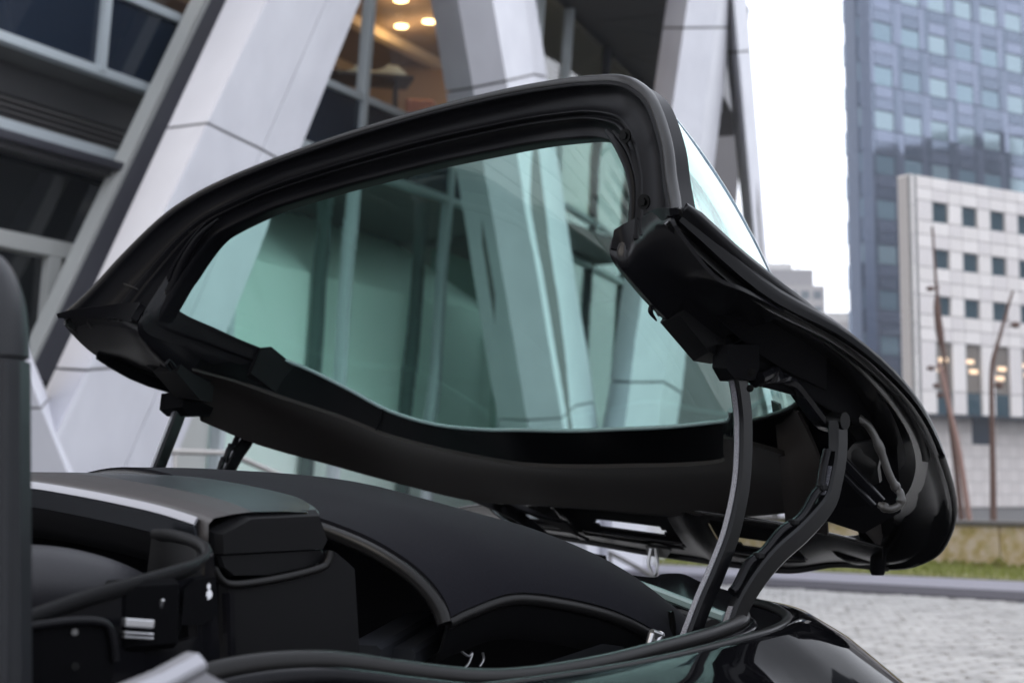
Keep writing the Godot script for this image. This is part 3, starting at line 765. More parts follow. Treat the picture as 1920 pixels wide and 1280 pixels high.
func make_far() -> void:
	# white office block
	var o := thing("office_block", "white tiled office block with square windows and a dark recessed ground floor", "building")
	slab(o, "core", WB, 0.0, 42.0, 7.1, 25.2, -1.3, -0.35, mats.tile_joint)
	for i in 8: slab(o, "side_tile", WL, -1.65, -0.05, 7.12 + i * 2.27, 7.12 + i * 2.27 + 2.22, -0.3, -0.05, mats["white_tile_%d" % (i % 3)])
	slab(o, "ground_floor", WB, 1.2, 42.0, -0.1, 7.0, -4.0, -2.4, mats.ground_floor_tile)
	for i in 24:
		for j in 7:
			if i in [7, 8] and j >= 5: continue
			slab(o, "ground_tile", WB, 1.25 + i * 1.11, 2.32 + i * 1.11, 0.05 + j * 0.99, 1.0 + j * 0.99, -2.38, -2.34, mats["ground_tile_%d" % ((i * 5 + j * 3) % 2)])
	slab(o, "overhang_edge", WB, -0.1, 42.0, 6.98, 7.08, -2.4, 0.02, mats.ground_floor_dark)
	slab(o, "corner_joint", WB, -0.02, 0.62, 7.1, 25.25, -0.2, -0.06, mats.block_frame)
	slab(o, "roof", WB, -0.02, 42.0, 25.2, 25.3, -1.3, -0.1, mats.white_tile_2)
	slab(o, "ground_window", WB, 9.02, 11.2, 4.99, 6.98, -2.38, -2.3, mats.ground_floor_dark)
	var cols := [0.62, 2.35]
	for i in 5:
		cols.append(4.2 + i * 3.36); cols.append(4.2 + 1.51 + i * 3.36)
	# tile grid: bounds between which tiles sit
	var kb := [0.64, 2.36]
	for i in 7:
		kb.append(4.22 + i * 3.36); kb.append(5.73 + i * 3.36)
	var hb := [7.1, 8.85, 12.61, 13.6, 14.65, 16.12, 17.2, 18.28, 19.75, 20.8, 21.85, 23.41, 24.4, 25.3]
	for i in kb.size() - 1:
		for j in hb.size() - 1:
			var window: bool = i % 2 == 1 and j in [0, 1, 4, 7, 10]
			var k0: float = kb[i] + 0.03
			var k1: float = kb[i + 1] - 0.03
			var h0: float = hb[j] + 0.03
			var h1: float = hb[j + 1] - 0.03
			if window:
				if j == 0:
					slab(o, "lower_pane", WB, k0, k1, h0, h1, -0.3, -0.22, mats.block_pane)
				else:
					var w := slab(o, "window_pane", WB, k0, k1, h0, h1, -0.34, -0.26, mats.block_pane if j != 1 else mats.block_interior)
					slab(o, "window_edge", WB, k0 - 0.03, k0 + 0.05, h0, h1, -0.25, -0.02, mats.block_frame)
			else:
				slab(o, "tile", WB, k0, k1, h0, h1, -0.2, 0.0, mats["white_tile_%d" % ((i * 7 + j * 5) % 3)])
	var lit := ["warm ceiling lamps behind the tall office window that the tallest reed pole crosses", "warm ceiling lamps in the tall office window between the reed poles", "warm ceiling lamps in the tall office window behind the bent pole", "warm ceiling lamps in the tall office window cut by the right edge"]
	for i in 4:      # lit ceiling panels behind the tall windows
		var l := thing("ceiling_lamp", lit[i], "ceiling light", "lamps in the white office block")
		for j in 2:
			var k: float = 3.15 + i * 3.36 + [0.25, -0.1, 0.35, 0.1][(i + j) % 4]
			var h := 11.1 - j * 0.75 - (0.4 if i == 2 else 0.0)
			slab(l, "lamp_panel", WB, k - 0.5, k + 0.5, h, h + 0.34, -0.255, -0.23, mats.panel_glow)
	# glass tower
	var t := thing("glass_tower", "tall blue glass office tower behind the white office block", "building")
	slab(t, "core", TW, 0.0, 44.0, -0.1, 70.0, -1.6, -0.3, mats.tower_joint)
	slab(t, "side_core", TL, -2.9, -0.2, -0.1, 70.0, -1.5, -0.3, mats.tower_joint)
	for j in 14:
		var h0 := 44.35 + 4.33 * (2 - j)
		for i in 8:
			var k0 := 2.3 + i * 3.9
			var light := (i * 5 + j * 3) % 3
			_askew(slab(t, "pane", TW, k0, k0 + 2.45, h0, h0 + 1.75, -0.28, -0.16, mats["tower_pane_%d" % ((i * 2 + j + (i * j) % 3) % 3)]))
			_askew(slab(t, "spandrel", TW, k0, k0 + 2.45, h0 + 1.9, h0 + 3.02, -0.25, -0.1, mats["tower_glass_%d" % light]))
			_askew(slab(t, "spandrel", TW, k0, k0 + 2.45, h0 + 3.1, h0 + 4.22, -0.25, -0.1, mats["tower_glass_%d" % ((light + 1) % 3)]))
			_askew(slab(t, "pier", TW, k0 - 1.38, k0 - 0.74, h0, h0 + 4.22, -0.25, -0.1, mats["tower_glass_%d" % ((i + j) % 3)]))
			_askew(slab(t, "pier", TW, k0 - 0.70, k0 - 0.08, h0, h0 + 4.22, -0.25, -0.1, mats["tower_glass_%d" % ((i + j + 1) % 3)]))
		_askew(slab(t, "side_pane", TL, -2.3, -0.25, h0, h0 + 1.75, -0.28, -0.16, mats["tower_pane_%d" % (j % 3)]))
		_askew(slab(t, "side_spandrel", TL, -2.8, -0.1, h0 + 1.95, h0 + 4.2, -0.25, -0.1, mats.tower_glass_2))
	# a dark block further right, outside the picture, that the tower mirrors
	var d := thing("dark_block", "dark office block mirrored in the lower glass of the tower", "building")
	for q in [[Vector3(190, 33, -120), Vector3(26, 66, 50)], [Vector3(186, 37, -180), Vector3(30, 74, 44)], [Vector3(180, 28, -76), Vector3(26, 56, 30)]]:
		placed(d, "wing", q[0], q[1], Basis.IDENTITY, mats.dark_block)
		for i in 6: placed(d, "ledge", q[0] + Vector3(-q[1].x / 2 - 0.3, -q[1].y / 2 + 5 + i * 6.0, 0), Vector3(0.5, 0.9, q[1].z), Basis.IDENTITY, mats.frame_light)
	# hazy far buildings between the columns and the tower
	var fb := thing("distant_building", "hazy distant building with a stepped top between the columns and the glass tower", "building")
	var f0 := Vector3(59.578, 43.038, -330.000)
	var c := Vector3(f0.x, 0, f0.z)
	placed(fb, "wall", c + Vector3(0, 22.5, 0), Vector3(13.6, 45, 14), Basis.IDENTITY, mats.far_wall_1)
	placed(fb, "upper_storey", c + Vector3(-1.0, 46.8, 0), Vector3(11.2, 3.6, 12), Basis.IDENTITY, mats.far_wall_0)
	placed(fb, "roof_plant", c + Vector3(-2.4, 49.4, 0), Vector3(6.0, 1.6, 8), Basis.IDENTITY, mats.far_wall_2)
	for j in 8:
		for i in 5: placed(fb, "window", c + Vector3(-5.2 + i * 2.6, 43 - j * 3.3, 7.02), Vector3(1.7, 1.7, 0.2), Basis.IDENTITY, mats.far_pane)
	for i in 3: placed(fb, "mast", c + Vector3(-4.0 + i * 3.1, 50.5, 2), Vector3(0.25, 3.0, 0.25), Basis.IDENTITY, mats.far_wall_0)
	var fl := thing("distant_building", "low pale distant building beside the foot of the glass tower", "building")
	var g0 := Vector3(55.051, 30.481, -260.000)
	c = Vector3(g0.x, 0, g0.z)
	placed(fl, "wall", c + Vector3(0, 15.6, 0), Vector3(8.4, 31.2, 10), Basis.IDENTITY, mats.far_wall_2)
	for j in 5:
		placed(fl, "window_band", c + Vector3(0, 29 - j * 3.2, 5.02), Vector3(7.6, 1.3, 0.2), Basis.IDENTITY, mats.far_wall_1)

# ------------------------------------------------------------------ the car; x to its right, y up, z to its rear
func both(parent: Node3D, called: String, make: Callable, m: Material) -> void:    # one on the near (left) side, one mirrored
	for sd in [1.0, -1.0]:
		part(parent, called, make.call(sd), m)

func mir(p: Array, sd: float) -> Array:
	return p.map(func(q): return Vector3(q.x * sd, q.y, q.z))

func V3(a: Array) -> Array:
	return a.map(func(q): return Vector3(-q[0], q[1], q[2]))

func bolt(parent: Node3D, at: Vector3, n: Vector3, r: float, m: Material) -> void:
	var s := Shape.new()
	n = n.normalized()
	s.tube([at, at + n * r * 0.35], r * 1.35, 14)
	s.tube([at + n * r * 0.3, at + n * r * 0.75], [r * 0.8, r * 0.72], 6)
	part(parent, "bolt", s, m)

func rect(w: float, h: float) -> Array:
	return [Vector2(-w / 2, -h / 2), Vector2(w / 2, -h / 2), Vector2(w / 2, h / 2), Vector2(-w / 2, h / 2)]

func soft_rect(w: float, h: float, b: float) -> Array:
	return [Vector2(-w / 2 + b, -h / 2), Vector2(w / 2 - b, -h / 2), Vector2(w / 2, -h / 2 + b), Vector2(w / 2, h / 2 - b), Vector2(w / 2 - b, h / 2), Vector2(-w / 2 + b, h / 2), Vector2(-w / 2, h / 2 - b), Vector2(-w / 2, -h / 2 + b)]

func make_car() -> void:
	var car := thing("convertible_car", "black convertible with its rear glass lid raised on hinge arms", "car")
	car.transform = Transform3D(Basis(Vector3(-0.6970, 0, -0.7170).normalized(), Vector3.UP, Vector3(0.7170, 0, -0.6970).normalized()), Vector3(-0.141, 0, -2.054))
	make_lid(car)
	make_arms(car)
	make_roof(car)
	make_cabin(car)
	make_body(car)

func make_lid(car: Node3D) -> void:
	var N := 97
	# front edge of the lid, from the middle to the near tip
	var E := V3([[0, 1.621, 0.030], [0.1, 1.619, 0.028], [0.2, 1.613, 0.021], [0.3, 1.601, 0.007], [0.35, 1.591, -0.006], [0.4, 1.579, -0.021], [0.45, 1.557, -0.048], [0.5, 1.523, -0.078], [0.55, 1.465, -0.116], [0.58, 1.418, -0.145], [0.6, 1.391, -0.164], [0.615, 1.372, -0.180]])
	# inner edge of the frame, round the glass
	var I := V3([[0, 1.553, 0.045], [0.1, 1.550, 0.040], [0.2, 1.545, 0.031], [0.3, 1.531, 0.006], [0.35, 1.521, -0.006], [0.4, 1.501, -0.029], [0.42, 1.486, -0.043], [0.44, 1.46, -0.055], [0.455, 1.43, -0.068], [0.46, 1.416, -0.076], [0.467, 1.39, -0.088], [0.475, 1.36, -0.102]])
	# lower edge of the glass
	var K := V3([[0, 1.190, 0.46], [0.1, 1.190, 0.455], [0.2, 1.195, 0.43], [0.3, 1.203, 0.385], [0.38, 1.212, 0.34], [0.44, 1.225, 0.28], [0.5, 1.245, 0.20], [0.54, 1.27, 0.12], [0.57, 1.295, 0.03], [0.59, 1.32, -0.06], [0.603, 1.348, -0.125], [0.61, 1.366, -0.168]])
	# top of the vented lip and outer edge of the deck
	var V := V3([[0, 1.068, 0.62], [0.1, 1.070, 0.615], [0.2, 1.077, 0.60], [0.3, 1.083, 0.575], [0.37, 1.088, 0.56], [0.43, 1.10, 0.54], [0.50, 1.14, 0.46], [0.555, 1.185, 0.35], [0.59, 1.235, 0.22], [0.608, 1.275, 0.09], [0.615, 1.312, -0.05], [0.612, 1.370, -0.176]])
	var O := V3([[0, 0.988, 0.76], [0.1, 0.988, 0.755], [0.2, 0.988, 0.745], [0.3, 0.990, 0.72], [0.36, 1.004, 0.70], [0.40, 1.027, 0.68], [0.45, 1.081, 0.625], [0.53, 1.158, 0.45], [0.58, 1.218, 0.294], [0.612, 1.268, 0.119], [0.62, 1.303, -0.044], [0.614, 1.366, -0.175]])
	var e := curve(whole(E), N)
	var i_ := curve(whole(I), N)
	var k := curve(whole(K), N)
	var vv := curve(whole(V), N)
	var oo := curve(whole(O), N)

	# deck skin with the vent openings cut out
	var mid := PackedVector3Array()
	for n in N: mid.append(k[n].lerp(vv[n], 0.5) + Vector3(signf(k[n].x) * 0.008, 0.016, 0.01))
	var rows := smooth_rows([k, mid, vv], 9)
	for j in range(1, 7):
		var r := PackedVector3Array()
		for n in N: r.append(vv[n].lerp(oo[n], j / 6.0) + Vector3(0, 0.010 * sin(PI * j / 6.0), 0.012 * sin(PI * j / 6.0)))
		rows.append(r)
	var skip := {}
	for n in N - 1:
		var x := (vv[n].x + vv[n + 1].x) / 2
		if x > -0.36 and x < 0.5:
			for j in range(8, 14): skip[Vector2i(n, j)] = true
	var s := Shape.new()
	s.sheet(rows, 0.004, skip)
	var lid := part(car, "rear_lid", s, mats.lid_paint, "raised rear lid with curved tinted window")
	var under := []
	for r in rows:
		var q := PackedVector3Array()
		for p in r: q.append(p + Vector3(-p.x * 0.012, -0.006, -0.006))
		under.append(q)
	s = Shape.new()
	s.sheet(under.slice(5, 9), 0.002)
	part(lid, "inner_skin", s, mats.skin_inside)
	s = Shape.new()
	s.sheet(under.slice(8), 0.002, _shift(skip, 8))
	part(lid, "corner_skin", s, mats.lip_paint)
	make_vents(lid)
	# rolled lip along the rear edge
	s = Shape.new()
	s.tube(Array(oo.slice(60, N - 18)), 0.005, 8)
	part(lid, "edge_roll", s, mats.rubber)

	s = Shape.new()
	var sk := PackedVector3Array()
	for q in oo: sk.append(q + Vector3(-signf(q.x) * 0.006, -0.024, -0.004))
	s.sheet([oo.slice(2, 36), _mixed(oo, sk, 0.5, 0.0).slice(2, 36), sk.slice(2, 36)], 0.003)
	part(lid, "edge_skirt", s, mats.lid_paint)
	# front frame: a moulded ring between its outer and inner edge
	var prof := [[-0.02, 0.034], [-0.01, 0.012], [0.0, 0.0], [0.05, -0.006], [0.10, -0.003], [0.125, 0.006], [0.30, 0.009], [0.46, 0.006], [0.51, -0.003], [0.55, -0.006], [0.585, 0.001], [0.615, 0.001], [0.645, -0.007], [0.68, -0.004], [0.71, 0.004], [0.86, 0.008], [0.93, 0.004], [0.97, 0.004], [1.0, 0.010], [1.0, 0.032]]
	var fr := []
	for q in prof:
		var r := PackedVector3Array()
		for n in N: r.append(e[n].lerp(i_[n], q[0]) + Vector3(0, 0, q[1]))
		fr.append(r)
	s = Shape.new()
	s.sheet(fr, 0.003)
	part(lid, "front_frame", s, mats.satin_black)
	s = Shape.new()
	var sp := []
	for n in N: sp.append(e[n] + Vector3(0, 0.002, 0.004))
	s.tube(sp, 0.0065, 8)
	part(lid, "frame_seal", s, mats.rubber)
	# inner moulding of the near and far corner
	both(lid, "corner_moulding", func(sd: float) -> Shape:
		var q := Shape.new()
		q.tube(Array(curve(mir([Vector3(-0.400, 1.516, -0.040), Vector3(-0.430, 1.492, -0.053), Vector3(-0.452, 1.465, -0.060), Vector3(-0.465, 1.441, -0.066), Vector3(-0.472, 1.418, -0.073), Vector3(-0.480, 1.392, -0.085), Vector3(-0.486, 1.374, -0.096)], sd), 24)), range(24).map(func(n): return 0.0075 * sqrt(sin(PI * clampf((n + 0.7) / 24.0, 0.0, 1.0)))), 8, 1.0)
		q.tube(Array(curve(mir([Vector3(-0.420, 1.511, -0.051), Vector3(-0.450, 1.483, -0.059), Vector3(-0.472, 1.451, -0.069), Vector3(-0.482, 1.422, -0.077), Vector3(-0.490, 1.390, -0.090), Vector3(-0.492, 1.375, -0.095)], sd), 24)), range(24).map(func(n): return 0.0045 * sqrt(sin(PI * clampf((n + 0.7) / 24.0, 0.0, 1.0)))), 8)
		return q, mats.satin_black)
	for q in [[Vector3(-0.458, 1.495, -0.060), 0.006], [Vector3(-0.540, 1.401, -0.124), 0.006]]:
		bolt(lid, q[0] + Vector3(0, 0, -0.012), Vector3(0, -0.1, -1), q[1], mats.bolt_black)
	# glass
	var g := []
	for j in 15:
		var b := j / 14.0
		var r := PackedVector3Array()
		for n in N:
			var p0 := e[n].lerp(i_[n], 0.10) + Vector3(0, 0.0, 0.036)
			var d := Vector3(p0.x / 0.62 * 0.75, 0.75, 0.55)
			r.append(p0.lerp(k[n], b) + d * 0.045 * 4 * b * (1 - b) * (1.0 - 0.97 * pow(absf(p0.x) / 0.62, 1.5)))
		g.append(r)
	s = Shape.new()
	s.sheet(g, 0.004)
	part(lid, "rear_window", s, mats.window_glass)
	s = Shape.new()
	s.tube(Array(k.slice(4, N - 4)), 0.004, 8)
	part(lid, "window_edge", s, mats.rubber)
	# bright moulding on the glass edge along the roof side
	s = Shape.new()

	# inner panel under the window, from the glass edge to the vents; the near end stops at the hinge pocket
	var Gh := V3([[0, 1.194, 0.41], [0.1, 1.195, 0.423], [0.2, 1.199, 0.415], [0.25, 1.2, 0.379], [0.3, 1.208, 0.317], [0.35, 1.23, 0.262], [0.40, 1.265, 0.218], [0.45, 1.302, 0.16], [0.475, 1.325, 0.08], [0.48, 1.338, 0.0]])
	var Fh := V3([[0, 1.144, 0.455], [0.1, 1.144, 0.45], [0.2, 1.148, 0.424], [0.25, 1.16, 0.365], [0.3, 1.177, 0.302], [0.35, 1.197, 0.25], [0.4, 1.225, 0.2], [0.45, 1.255, 0.12], [0.48, 1.28, 0.05], [0.49, 1.295, -0.02]])
	var Vh := V3([[0, 1.064, 0.608], [0.1, 1.066, 0.603], [0.2, 1.073, 0.588], [0.3, 1.079, 0.563], [0.37, 1.082, 0.54], [0.43, 1.09, 0.49], [0.5, 1.12, 0.39], [0.53, 1.15, 0.27], [0.545, 1.18, 0.14], [0.545, 1.215, 0.03]])
	var gg := curve(whole(Gh), 73)
	var ff := curve(whole(Fh), 73)
	var vh := curve(whole(Vh), 73)
	var cut := 0
	while gg[cut].x > -0.31: cut += 1
	s = Shape.new()
	s.sheet([gg.slice(0, cut), _mixed(gg, ff, 0.5, 0.0).slice(0, cut), ff.slice(0, cut)], 0.006)
	part(lid, "window_border", s, mats.frit)
	s = Shape.new()
	var step := PackedVector3Array()
	for q in ff: step.append(q + Vector3(0, -0.004, -0.004))
	s.sheet(smooth_rows([step, _mixed(step, vh, 0.45, 0.016), _mixed(step, vh, 0.85, 0.006), vh], 12).map(func(r): return r.slice(0, cut)), 0.006)
	part(lid, "inner_panel", s, mats.liner)
	s = Shape.new()
	var ge := []
	for n in range(6, cut): ge.append(gg[n] + Vector3(0, 0.003, -0.003))
	s.tube(ge, 0.0035, 8)
	part(lid, "window_gasket", s, mats.teal_edge)
	# border of the glass round its far lower corner
	s = Shape.new()
	var ca := curve([Vector3(0.470, 1.456, -0.048), Vector3(0.470, 1.423, -0.068), Vector3(0.470, 1.400, -0.077), Vector3(0.470, 1.386, -0.071), Vector3(0.470, 1.373, -0.046), Vector3(0.470, 1.359, 0.001), Vector3(0.468, 1.343, 0.050), Vector3(0.465, 1.329, 0.099)], 40)
	var cb := curve([Vector3(0.482, 1.449, -0.068), Vector3(0.482, 1.406, -0.096), Vector3(0.482, 1.370, -0.117), Vector3(0.482, 1.344, -0.112), Vector3(0.482, 1.332, -0.075), Vector3(0.482, 1.323, -0.019), Vector3(0.480, 1.309, 0.039), Vector3(0.475, 1.292, 0.107)], 40)
	s.sheet([ca, _mixed(ca, cb, 0.10, -0.002), _mixed(ca, cb, 0.16, 0.002), _mixed(ca, cb, 0.4, 0.0), _mixed(ca, cb, 0.46, -0.004), _mixed(ca, cb, 0.6, -0.004), _mixed(ca, cb, 0.66, 0.002), cb], 0.003)
	part(lid, "corner_border", s, mats.trim_satin)
	# block where the far trim ends, small clips on the far frame
	s = Shape.new()
	s.prism([Vector3(0.462, 1.332, 0.085), Vector3(0.462, 1.335, 0.105), Vector3(0.455, 1.304, 0.151), Vector3(0.455, 1.283, 0.147), Vector3(0.455, 1.259, 0.114), Vector3(0.462, 1.290, 0.067)], [Vector3(0.490, 1.323, 0.086), Vector3(0.490, 1.326, 0.106), Vector3(0.485, 1.296, 0.152), Vector3(0.485, 1.276, 0.148), Vector3(0.485, 1.255, 0.115), Vector3(0.490, 1.283, 0.068)])
	part(lid, "trim_end", s, mats.matte_black)
	for q in [[Vector3(0.452, 1.501, -0.047), Vector3(0.448, 1.505, -0.038), Vector3(0.447, 1.498, -0.034)], [Vector3(0.535, 1.422, -0.109), Vector3(0.520, 1.417, -0.105), Vector3(0.510, 1.412, -0.098)], [Vector3(0.580, 1.373, -0.143), Vector3(0.580, 1.363, -0.144), Vector3(0.575, 1.354, -0.140)]]:
		s = Shape.new()
		s.tube(q.map(func(p): return p + Vector3(0, 0, -0.012)), 0.0014, 6)
		part(lid, "frame_clip", s, mats.rubber)
	# seam in the window border
	s = Shape.new()
	s.tube([Vector3(0.345, 1.234, 0.242), Vector3(0.345, 1.217, 0.236), Vector3(0.345, 1.201, 0.228)], 0.002, 6)
	part(lid, "border_seam", s, mats.well_black)

	# side trim rails with a moulded inner face, and the blocks that end them
	both(lid, "side_trim", func(sd: float) -> Shape:
		var q := Shape.new()
		var top := [Vector3(-0.481, 1.362, -0.085), Vector3(-0.481, 1.352, -0.08), Vector3(-0.48, 1.343, -0.055), Vector3(-0.48, 1.325, -0.01), Vector3(-0.48, 1.312, 0.035), Vector3(-0.485, 1.30, 0.075)]
		var inn := [Vector3(-0.480, 1.377, -0.112), Vector3(-0.485, 1.355, -0.124), Vector3(-0.487, 1.336, -0.108), Vector3(-0.490, 1.309, -0.074), Vector3(-0.497, 1.288, -0.047), Vector3(-0.505, 1.266, -0.016)]
		var low := [Vector3(-0.500, 1.375, -0.107), Vector3(-0.502, 1.346, -0.116), Vector3(-0.510, 1.328, -0.102), Vector3(-0.515, 1.305, -0.073), Vector3(-0.520, 1.284, -0.043), Vector3(-0.525, 1.262, -0.009)]
		var out := [Vector3(-0.575, 1.385, -0.155), Vector3(-0.585, 1.364, -0.159), Vector3(-0.595, 1.328, -0.126), Vector3(-0.600, 1.312, -0.089), Vector3(-0.600, 1.297, -0.045), Vector3(-0.590, 1.285, 0.005)]
		var hem := [Vector3(-0.612, 1.373, -0.177), Vector3(-0.617, 1.358, -0.173), Vector3(-0.620, 1.319, -0.123), Vector3(-0.620, 1.310, -0.080), Vector3(-0.620, 1.302, -0.042), Vector3(-0.618, 1.294, -0.004)]
		var rr := []
		for a in [top, inn, low, out, hem]: rr.append(curve(mir(a, sd), 26))
		var fine := [rr[0], _mixed(rr[0], rr[1], 0.3, -0.003 * 1.0), _mixed(rr[0], rr[1], 0.42, 0.005), _mixed(rr[0], rr[1], 0.55, -0.002), rr[1], _mixed(rr[1], rr[2], 0.5, -0.004), rr[2], _mixed(rr[2], rr[3], 0.3, 0.006), _mixed(rr[2], rr[3], 0.7, 0.004), rr[3], rr[4]]
		q.sheet(fine, 0.004)
		return q, mats.trim_satin)
	both(lid, "frame_foot", func(sd: float) -> Shape:
		var q := Shape.new()
		var a := curve(mir([Vector3(-0.478, 1.382, -0.109), Vector3(-0.492, 1.388, -0.106), Vector3(-0.530, 1.390, -0.122), Vector3(-0.585, 1.384, -0.163), Vector3(-0.614, 1.378, -0.179)], sd), 20)
		var b := curve(mir([Vector3(-0.484, 1.360, -0.121), Vector3(-0.500, 1.358, -0.112), Vector3(-0.540, 1.368, -0.126), Vector3(-0.590, 1.370, -0.163), Vector3(-0.613, 1.371, -0.177)], sd), 20)
		q.sheet([a, _mixed(a, b, 0.5, 0.0), b].map(func(r): return PackedVector3Array(Array(r).map(func(p): return p + Vector3(0, 0, -0.006)))), 0.010)
		return q, mats.satin_black)
	both(lid, "trim_block", func(sd: float) -> Shape:
		var q := Shape.new()
		var a := mir([Vector3(-0.488, 1.286, -0.052), Vector3(-0.495, 1.246, -0.004), Vector3(-0.500, 1.244, 0.020), Vector3(-0.500, 1.269, 0.023), Vector3(-0.495, 1.297, -0.013), Vector3(-0.492, 1.304, -0.041)], sd)
		var b := mir([Vector3(-0.530, 1.289, -0.069), Vector3(-0.535, 1.252, -0.026), Vector3(-0.540, 1.246, -0.003), Vector3(-0.540, 1.281, -0.002), Vector3(-0.535, 1.297, -0.030), Vector3(-0.530, 1.301, -0.055)], sd)
		q.prism(a, b)
		return q, mats.matte_black)
	both(lid, "trim_hook", func(sd: float) -> Shape:
		var q := Shape.new()
		q.tube(Array(curve(mir([Vector3(-0.490, 1.294, -0.054), Vector3(-0.490, 1.304, -0.065), Vector3(-0.490, 1.296, -0.070), Vector3(-0.490, 1.287, -0.060)], sd), 12)), [0.003, 0.003, 0.003, 0.003, 0.003, 0.003, 0.003, 0.003, 0.0025, 0.002, 0.0015, 0.001], 8)
		return q, mats.gloss_black)

	# hinge pockets: flange of the deck, dark carrier, plates, tubes, stop
	both(lid, "flange", func(sd: float) -> Shape:
		var q := Shape.new()
		var a := mir([Vector3(-0.618, 1.297, -0.02), Vector3(-0.611, 1.266, 0.119), Vector3(-0.596, 1.24, 0.215), Vector3(-0.57, 1.203, 0.33), Vector3(-0.528, 1.156, 0.45), Vector3(-0.45, 1.079, 0.622), Vector3(-0.40, 1.025, 0.677), Vector3(-0.34, 0.995, 0.705), Vector3(-0.27, 0.987, 0.722)], sd)
		var b := mir([Vector3(-0.575, 1.292, 0.026), Vector3(-0.550, 1.265, 0.151), Vector3(-0.535, 1.234, 0.238), Vector3(-0.505, 1.196, 0.329), Vector3(-0.455, 1.146, 0.449), Vector3(-0.395, 1.089, 0.574), Vector3(-0.330, 1.042, 0.648), Vector3(-0.280, 1.018, 0.657), Vector3(-0.230, 1.014, 0.647)], sd)
		var ra := curve(a, 40).slice(0, 40 if sd > 0 else 20)
		var rb := curve(b, 40).slice(0, 40 if sd > 0 else 20)
		q.sheet([ra, _mixed(ra, rb, 0.12, -0.006), _mixed(ra, rb, 0.16, 0.001), _mixed(ra, rb, 0.3, -0.004), _mixed(ra, rb, 0.6, -0.010), _mixed(ra, rb, 0.9, -0.006), rb, _mixed(ra, rb, 1.06, 0.02)], 0.003)
		return q, mats.lip_paint)
	both(lid, "hinge_carrier", func(sd: float) -> Shape:
		var q := Shape.new()
		var a := curve(mir([Vector3(-0.575, 1.292, 0.026), Vector3(-0.560, 1.278, 0.106), Vector3(-0.545, 1.251, 0.190), Vector3(-0.520, 1.221, 0.281), Vector3(-0.505, 1.190, 0.334)], sd), 20)
		var c := curve(mir([Vector3(-0.530, 1.265, -0.012), Vector3(-0.545, 1.222, 0.026), Vector3(-0.545, 1.215, 0.115), Vector3(-0.540, 1.200, 0.196), Vector3(-0.510, 1.188, 0.319)], sd), 20)
		q.sheet([a, _mixed(a, c, 0.35, -0.012), _mixed(a, c, 0.75, -0.016), c, _mixed(a, c, 1.05, 0.05)], 0.004)
		return q, mats.well_black)
	both(lid, "pocket_wall", func(sd: float) -> Shape:      # dark inner wall of the pocket, along the flange
		var q := Shape.new()
		var b := curve(mir([Vector3(-0.575, 1.292, 0.026), Vector3(-0.550, 1.265, 0.151), Vector3(-0.535, 1.234, 0.238), Vector3(-0.505, 1.196, 0.329), Vector3(-0.455, 1.146, 0.449), Vector3(-0.395, 1.089, 0.574), Vector3(-0.330, 1.042, 0.648), Vector3(-0.280, 1.022, 0.657)], sd), 40)
		var c := curve(mir([Vector3(-0.545, 1.237, 0.026), Vector3(-0.540, 1.216, 0.132), Vector3(-0.525, 1.195, 0.224), Vector3(-0.490, 1.173, 0.315), Vector3(-0.445, 1.138, 0.417), Vector3(-0.400, 1.100, 0.512), Vector3(-0.350, 1.067, 0.578), Vector3(-0.300, 1.054, 0.600)], sd), 40)
		q.sheet([_mixed(b, c, -0.03, -0.002), b, _mixed(b, c, 0.25, -0.003), _mixed(b, c, 0.7, 0.008), c], 0.004)
		return q, mats.well_black)
	both(lid, "hinge_box", func(sd: float) -> Shape:
		var q := Shape.new()
		q.prism(mir([Vector3(-0.530, 1.261, -0.012), Vector3(-0.530, 1.236, -0.015), Vector3(-0.530, 1.222, -0.002), Vector3(-0.530, 1.223, 0.036), Vector3(-0.530, 1.239, 0.044), Vector3(-0.530, 1.265, 0.043)], sd), mir([Vector3(-0.565, 1.258, -0.032), Vector3(-0.565, 1.232, -0.035), Vector3(-0.565, 1.222, -0.021), Vector3(-0.565, 1.222, 0.014), Vector3(-0.565, 1.236, 0.023), Vector3(-0.565, 1.261, 0.023)], sd))
		return q, mats.well_black)
	both(lid, "carrier_plate", func(sd: float) -> Shape:      # closes the pocket above the hinge
		var q := Shape.new()
		var a := curve(mir([Vector3(-0.600, 1.340, -0.163), Vector3(-0.605, 1.312, -0.113), Vector3(-0.600, 1.294, -0.045), Vector3(-0.590, 1.280, 0.034), Vector3(-0.570, 1.255, 0.132)], sd), 20)
		var c := curve(mir([Vector3(-0.540, 1.336, -0.111), Vector3(-0.550, 1.296, -0.071), Vector3(-0.560, 1.261, -0.030), Vector3(-0.560, 1.231, 0.045), Vector3(-0.550, 1.207, 0.160)], sd), 20)
		q.sheet([a, _mixed(a, c, 0.5, 0.006), c].map(func(r): return PackedVector3Array(Array(r).map(func(p): return p + Vector3(0, 0.012, 0.012)))), 0.003)
		return q, mats.well_black)
	bolt(lid, Vector3(-0.575, 1.229, -0.006), Vector3(-1, -0.2, -0.6), 0.0036, mats.bolt_black)
	bolt(lid, Vector3(-0.572, 1.212, -0.004), Vector3(-1, -0.2, -0.6), 0.003, mats.bolt_black)
	part(lid, "bracket_arm", (func(sd: float) -> Shape:
		var q := Shape.new()
		q.sweep(Array(curve(mir([Vector3(-0.560, 1.223, 0.025), Vector3(-0.555, 1.231, 0.061), Vector3(-0.550, 1.226, 0.098), Vector3(-0.545, 1.209, 0.130), Vector3(-0.540, 1.183, 0.174), Vector3(-0.540, 1.178, 0.206)], sd), 20)), soft_rect(0.02, 0.012, 0.003), Vector3(0, 0, -1))
		return q).call(1.0), mats.gloss_black)
